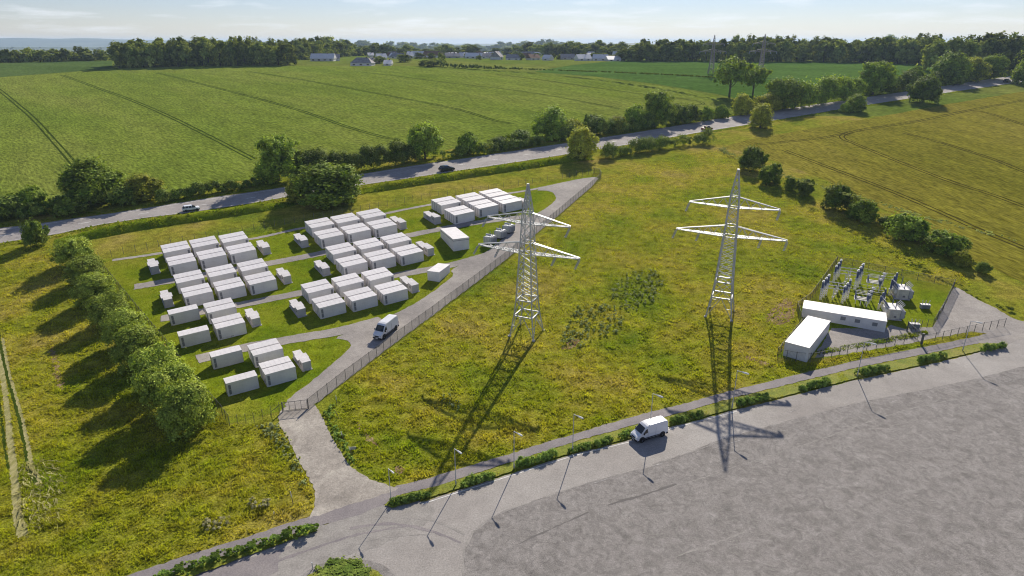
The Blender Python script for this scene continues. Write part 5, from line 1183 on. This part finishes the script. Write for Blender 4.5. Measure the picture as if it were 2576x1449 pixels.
# ------------------------------------------------------------------ village
def house(label, x, yb, yt, wpx, roofm='tile', wallm='white', rz=0, deep=8, win=True, hip=False):
    p = G(x, yb); w_ = wpx / ppm(p); h = top_at(p, yt - 4); eave = h * .36; deep = deep * 1.5; t = thing('house', label, 'house', (p.x, p.y, p.z - .3), rz, 'houses of the far village')
    m = MB(); m.box((0, deep / 2, eave / 2), (w_, deep, eave)); m.build('wall', M[wallm], t)
    e = .5; i_ = w_ * .25 if hip else 0
    m = MB(); V_ = [(-w_ / 2 - e, -e, eave), (w_ / 2 + e, -e, eave), (w_ / 2 + e, deep + e, eave), (-w_ / 2 - e, deep + e, eave), (-w_ / 2 - e + i_, deep / 2, h), (w_ / 2 + e - i_, deep / 2, h)]
    m.add(V_, [(0, 1, 5, 4), (2, 3, 4, 5), (1, 2, 5), (3, 0, 4), (3, 2, 1, 0)]); ro = m.build('roof', M[roofm], t)
    m = MB(); m.box((w_ * .2, deep / 2, h), (.9, .7, 1.6)); m.build('chimney', M['redtile'], ro)
    if win:
        for k in range(max(1, int(w_ / 6))):
            g = MB(); g.box((-w_ / 2 + (k + .5) * w_ / max(1, int(w_ / 6)), -.03, eave * .55), (2.2, .1, eave * .4)); g.build('window', M['glass'], t)
    return t
HS = [(810, 154, 138, 58, 'white', 'white', 0, 'long white-roofed barn left of the village'), (842, 153, 139, 26, 'tile', 'white', .3, 'small grey-roofed house right of the white barn'), (908, 166, 148, 54, 'tile', 'white', -.1, 'hipped grey house at the wheat field edge'), (942, 160, 147, 22, 'tile', 'conc', .5, 'small grey shed against the hipped house'), (974, 165, 154, 18, 'white', 'white', 0, 'small pale blue shed at the wheat edge'), (962, 150, 138, 24, 'white', 'white', .4, 'white gabled house behind the dark village tree'), (995, 147, 137, 30, 'tile', 'white', -.4, 'low grey house in the middle of the village'), (1048, 143, 132, 44, 'white', 'white', .1, 'long pale roof behind the middle village tree'), (1082, 145, 132, 40, 'redtile', 'white', -.3, 'brown ridged house in the middle of the village'), (1140, 146, 137, 36, 'tile', 'conc', .3, 'grey-roofed house with green surroundings'), (1190, 147, 136, 42, 'white', 'white', -.2, 'pale-roofed house left of the tall gable'), (1225, 147, 137, 34, 'tile', 'white', .3, 'grey house right of the pale-roofed house'), (1262, 150, 132, 22, 'tile', 'white', 1.2, 'tall pale gable in the village'), (1290, 151, 140, 36, 'tile', 'white', -.2, 'wide grey house right of the tall gable'), (1348, 151, 140, 28, 'redtile', 'white', .5, 'brown house before the dark trees'), (1372, 152, 141, 20, 'white', 'white', -.5, 'small white house right of the brown house'), (1430, 150, 139, 34, 'tile', 'conc', .1, 'low grey house near the village end'), (1472, 153, 140, 36, 'white', 'white', .3, 'wide white-roofed house near the village end'), (1508, 153, 140, 36, 'white', 'white', -.3, 'white-roofed house, last but one on the right'), (1546, 154, 144, 34, 'white', 'white', .2, 'low white house at the right end of the village')]
for x, yb, yt, w_, rm, wm, rz, lb in HS: house(lb, x, yb, yt, w_, 'roofw' if rm == 'white' else rm, wm, rz, hip=('hipped' in lb))

hr = random.Random(12)
for i in range(26):
    x = hr.uniform(930, 1560); house('tiny pale house among the trees of the far village', x, hr.uniform(141, 147), hr.uniform(132, 137), hr.uniform(10, 22), hr.choice(['roofw', 'roofw', 'tile', 'redtile']), 'white', hr.uniform(-.6, .6), win=False)
for i in range(22):
    x = hr.uniform(930, 1560); far(x, hr.uniform(144, 152), hr.uniform(130, 138), hr.uniform(12, 26), 'village_tree', 'small tree between the far village houses', 'trees between the far village houses')
# ------------------------------------------------------------------ long grass (nobody could count it)
excl_c = [track_poly, path_poly, front_poly]
mead_poly = gp([(1515, 455), (1560, 425), (1700, 392), (1800, 380), (1870, 400), (1960, 460), (2080, 520), (2200, 580), (2330, 645), (2430, 690), (2450, 720)]) + [GZ(2345, 505), GZ(2100, 455), GZ(1300, 295), GZ(915, 212), GZ(590, 665), GZ(428, 785), GZ(495, 990), GZ(195, 1365)] + gp([(1955, 915), (1850, 975), (1720, 1012), (1600, 1042), (1440, 1089), (1290, 1136), (1180, 1168), (1080, 1199), (1000, 1218), (940, 1204), (895, 1170), (864, 1122), (838, 1080), (815, 1042), (870, 962), (1000, 866), (1150, 755), (1290, 655), (1410, 553)])
left_poly = gp([(0, 625), (120, 620), (240, 662), (330, 768), (430, 888), (500, 978), (575, 1070), (700, 1066), (735, 1125), (762, 1185), (786, 1240), (792, 1285), (620, 1348), (345, 1436), (100, 1520), (-250, 1620), (-250, 640)])
side_grass = gp([(1960, 912), (2000, 905)]) + [GZ(620, 1425), GZ(770, 1395), GZ(1060, 1320), GZ(1400, 1255), GZ(1740, 1200), GZ(2105, 1165), GZ(2560, 1065)] + gp([(2480, 838), (2330, 868), (2150, 904), (2000, 940), (1890, 965)])
def grass(name, poly, dens, hh, ww, m, excl=(), blades=4, lean=.6, fall=None):
    P = scatter(poly, dens, excl)
    if fall:
        keep = rng.random(len(P)) < np.clip((fall / np.maximum(P[:, 1], 1)) ** 2, .12, 1); P = P[keep]
    V, Ft = tufts(P, hh[0], hh[1], ww[0], ww[1], blades, lean); print(name, len(P))
    return tag(link(name, raw_mesh(name, V, Ft, 3, M[m])), kind='stuff')
grass('long_grass', mead_poly, 16, (.18, .5), (.10, .24), 'tuft', excl_c, 4, .8, 85)
grass('long_grass', left_poly, 16, (.18, .5), (.10, .24), 'tuft', excl_c + left_excl, 4, .8, 80)
grass('long_grass', side_grass, 14, (.2, .5), (.1, .2), 'tuft', [path_poly], 4, .7)
grass('short_grass', lawn_poly, 9, (.06, .2), (.08, .18), 'green_tuft', [spine] + row_polys, 3, .8, 110)
for v in (verge_a, verge_b, isl): grass('verge_grass', [Vector((p.x, p.y)) for p in v], 22, (.2, .36), (.05, .12), 'tuft', (), 4, .7)
# the grassy bank below the main road
bank_poly = gp([(130, 622), (150, 598), (250, 577), (375, 557), (463, 546), (644, 519), (725, 504), (915, 474), (1040, 456), (1160, 438), (1300, 417), (1430, 397), (1500, 392), (1490, 414), (1420, 422), (1300, 430), (1160, 452), (1040, 474), (915, 496), (725, 528), (500, 565), (300, 600)])
def bank(name, line, w_, h, m, kind='stuff'):
    c = resample(spline(gp(line), 5), 2.0); V = []; r = np.random.default_rng(9); prof = [(-.5, -.1), (-.36, .35), (-.2, .8), (0, 1), (.2, .92), (.36, .5), (.5, -.1)]
    for i, p in enumerate(c):
        a = c[max(0, i - 1)]; b = c[min(len(c) - 1, i + 1)]; d = (b - a).normalized(); nn = Vector((-d.y, d.x)); e = min(1, min(i, len(c) - 1 - i) / 5)
        for f, z in prof: q = p + nn * f * w_ * (1 + r.uniform(-.12, .12)); V.append((q.x, q.y, hz(q.y) + (z * h * e * (1 + r.uniform(-.2, .2)) if z > 0 else -.1)))
    n = len(prof); I = np.arange(len(V)).reshape(len(c), n); Q = np.stack([I[:-1, :-1], I[:-1, 1:], I[1:, 1:], I[1:, :-1]], -1).reshape(-1, 4)
    tag(link(name, raw_mesh(name, np.array(V), Q, 4, M[m], True)), kind='structure')
    P = []; 
    for i in range(len(c) - 1):
        for _ in range(90): t_ = r.random(); f = r.uniform(-.48, .48); d = (c[i + 1] - c[i]).normalized(); q = c[i].lerp(c[i + 1], t_) + Vector((-d.y, d.x)) * f * w_; e = min(1, min(i, len(c) - 2 - i) / 5); P.append((q.x, q.y, np.interp(f, [x for x, _ in prof], [max(0, z) for _, z in prof]) * h * e))
    P = np.array(P); V, Ft = tufts(P[:, :2], .35, .85, .12, .28, 4, .5); V[:, 2] += np.tile(np.repeat(P[:, 2] * .9, 3), 4); tag(link('bank_grass', raw_mesh('bank_grass', V, Ft, 3, M['green_tuft'])), kind='stuff')
bank('grass_bank', [(135, 610), (250, 591), (375, 568), (500, 550), (644, 528), (740, 511)], 6, 1.7, 'lawn')
bank('grass_bank', [(900, 484), (1040, 463), (1160, 445), (1300, 424), (1430, 404), (1490, 398)], 6, 1.7, 'lawn')
# coarse verge growth on both sides of the main road
vs_ = [p + Vector((0, -.4, 0)) for p in south]; vb = [p + Vector((.6, -3.6, 0)) for p in south]
P = np.array([(a.lerp(b, rnd.random()).lerp(c.lerp(d, .5), 0)) [:2] for a, b, c, d in zip(south[:-1], south[1:], vb[:-1], vb[1:]) for _ in range(0)] or [(0, 0)])
grass('roadside_grass', south[:20] + [Vector((p.x, p.y - 4, 0)) for p in south[:20]][::-1], 7, (.25, .6), (.15, .3), 'green_tuft', (), 4, .6)
grass('roadside_grass', [Vector((p.x, p.y + 1.2, 0)) for p in north[:20]] + [Vector((p.x, p.y + 6, 0)) for p in north[:20]][::-1], 6, (.25, .55), (.15, .3), 'green_tuft', (), 4, .6)
grass('lodged_straw', gp([(62, 1160), (110, 1150), (165, 1195), (175, 1235), (150, 1290), (110, 1330), (60, 1360), (38, 1340), (40, 1250), (58, 1210)]), 9, (.12, .3), (.08, .16), 'straw', (), 4, 2.4)
# nettle and weed patches in the meadow
def weeds(name, px, n, sz, hh, m):
    P = scatter(gp(px), 30); P = P[:n]; r = np.random.default_rng(n); k = len(P); lf = []; 
    cs = [(x, y, hz(y) + hh * .45) for x, y in P]; ra = [(r.uniform(.3, .6), r.uniform(.3, .6), hh * r.uniform(.35, .8)) for _ in P]
    V, Fq = leaves(cs, ra, k * 60, sz, r=r, up=2.2); V[:, 2] = np.maximum(V[:, 2], np.interp(V[:, 1], KY, KH) + .02); tag(link(name, raw_mesh(name, V, Fq, 4, M[m])), kind='stuff')
weeds('nettle_patch', [(1575, 690), (1650, 684), (1668, 705), (1660, 745), (1620, 785), (1560, 778), (1535, 750), (1550, 715)], 230, .12, .75, 'weed')
weeds('nettle_patch', [(1450, 775), (1530, 765), (1572, 800), (1555, 845), (1480, 860), (1440, 885), (1408, 872), (1420, 830)], 240, .12, .7, 'weed')
weeds('nettle_patch', [(1100, 990), (1150, 1000), (1180, 1030), (1140, 1040)], 25, .10, .5, 'weed')
weeds('track_weeds', [(812, 1030), (832, 1020), (850, 1075), (885, 1140), (905, 1178), (880, 1160), (845, 1105)], 90, .10, .55, 'leaf_shrub')
weeds('track_weeds', [(640, 1075), (700, 1068), (740, 1130), (785, 1235), (765, 1240), (720, 1150)], 110, .10, .55, 'weed')
weeds('pale_weeds', [(520, 1310), (560, 1300), (575, 1315), (540, 1340), (515, 1335)], 26, .09, .8, 'pale_weed'); weeds('pale_weeds', [(625, 1265), (675, 1260), (680, 1285), (640, 1295)], 26, .09, .8, 'pale_weed')
grass('fence_weeds', gp(((1990, 905), (2060, 882), (2160, 862), (2260, 845), (2330, 833), (2335, 842), (2200, 868), (2060, 893), (1990, 912))), 26, (.2, .5), (.08, .16), 'green_tuft', (), 5, .6)
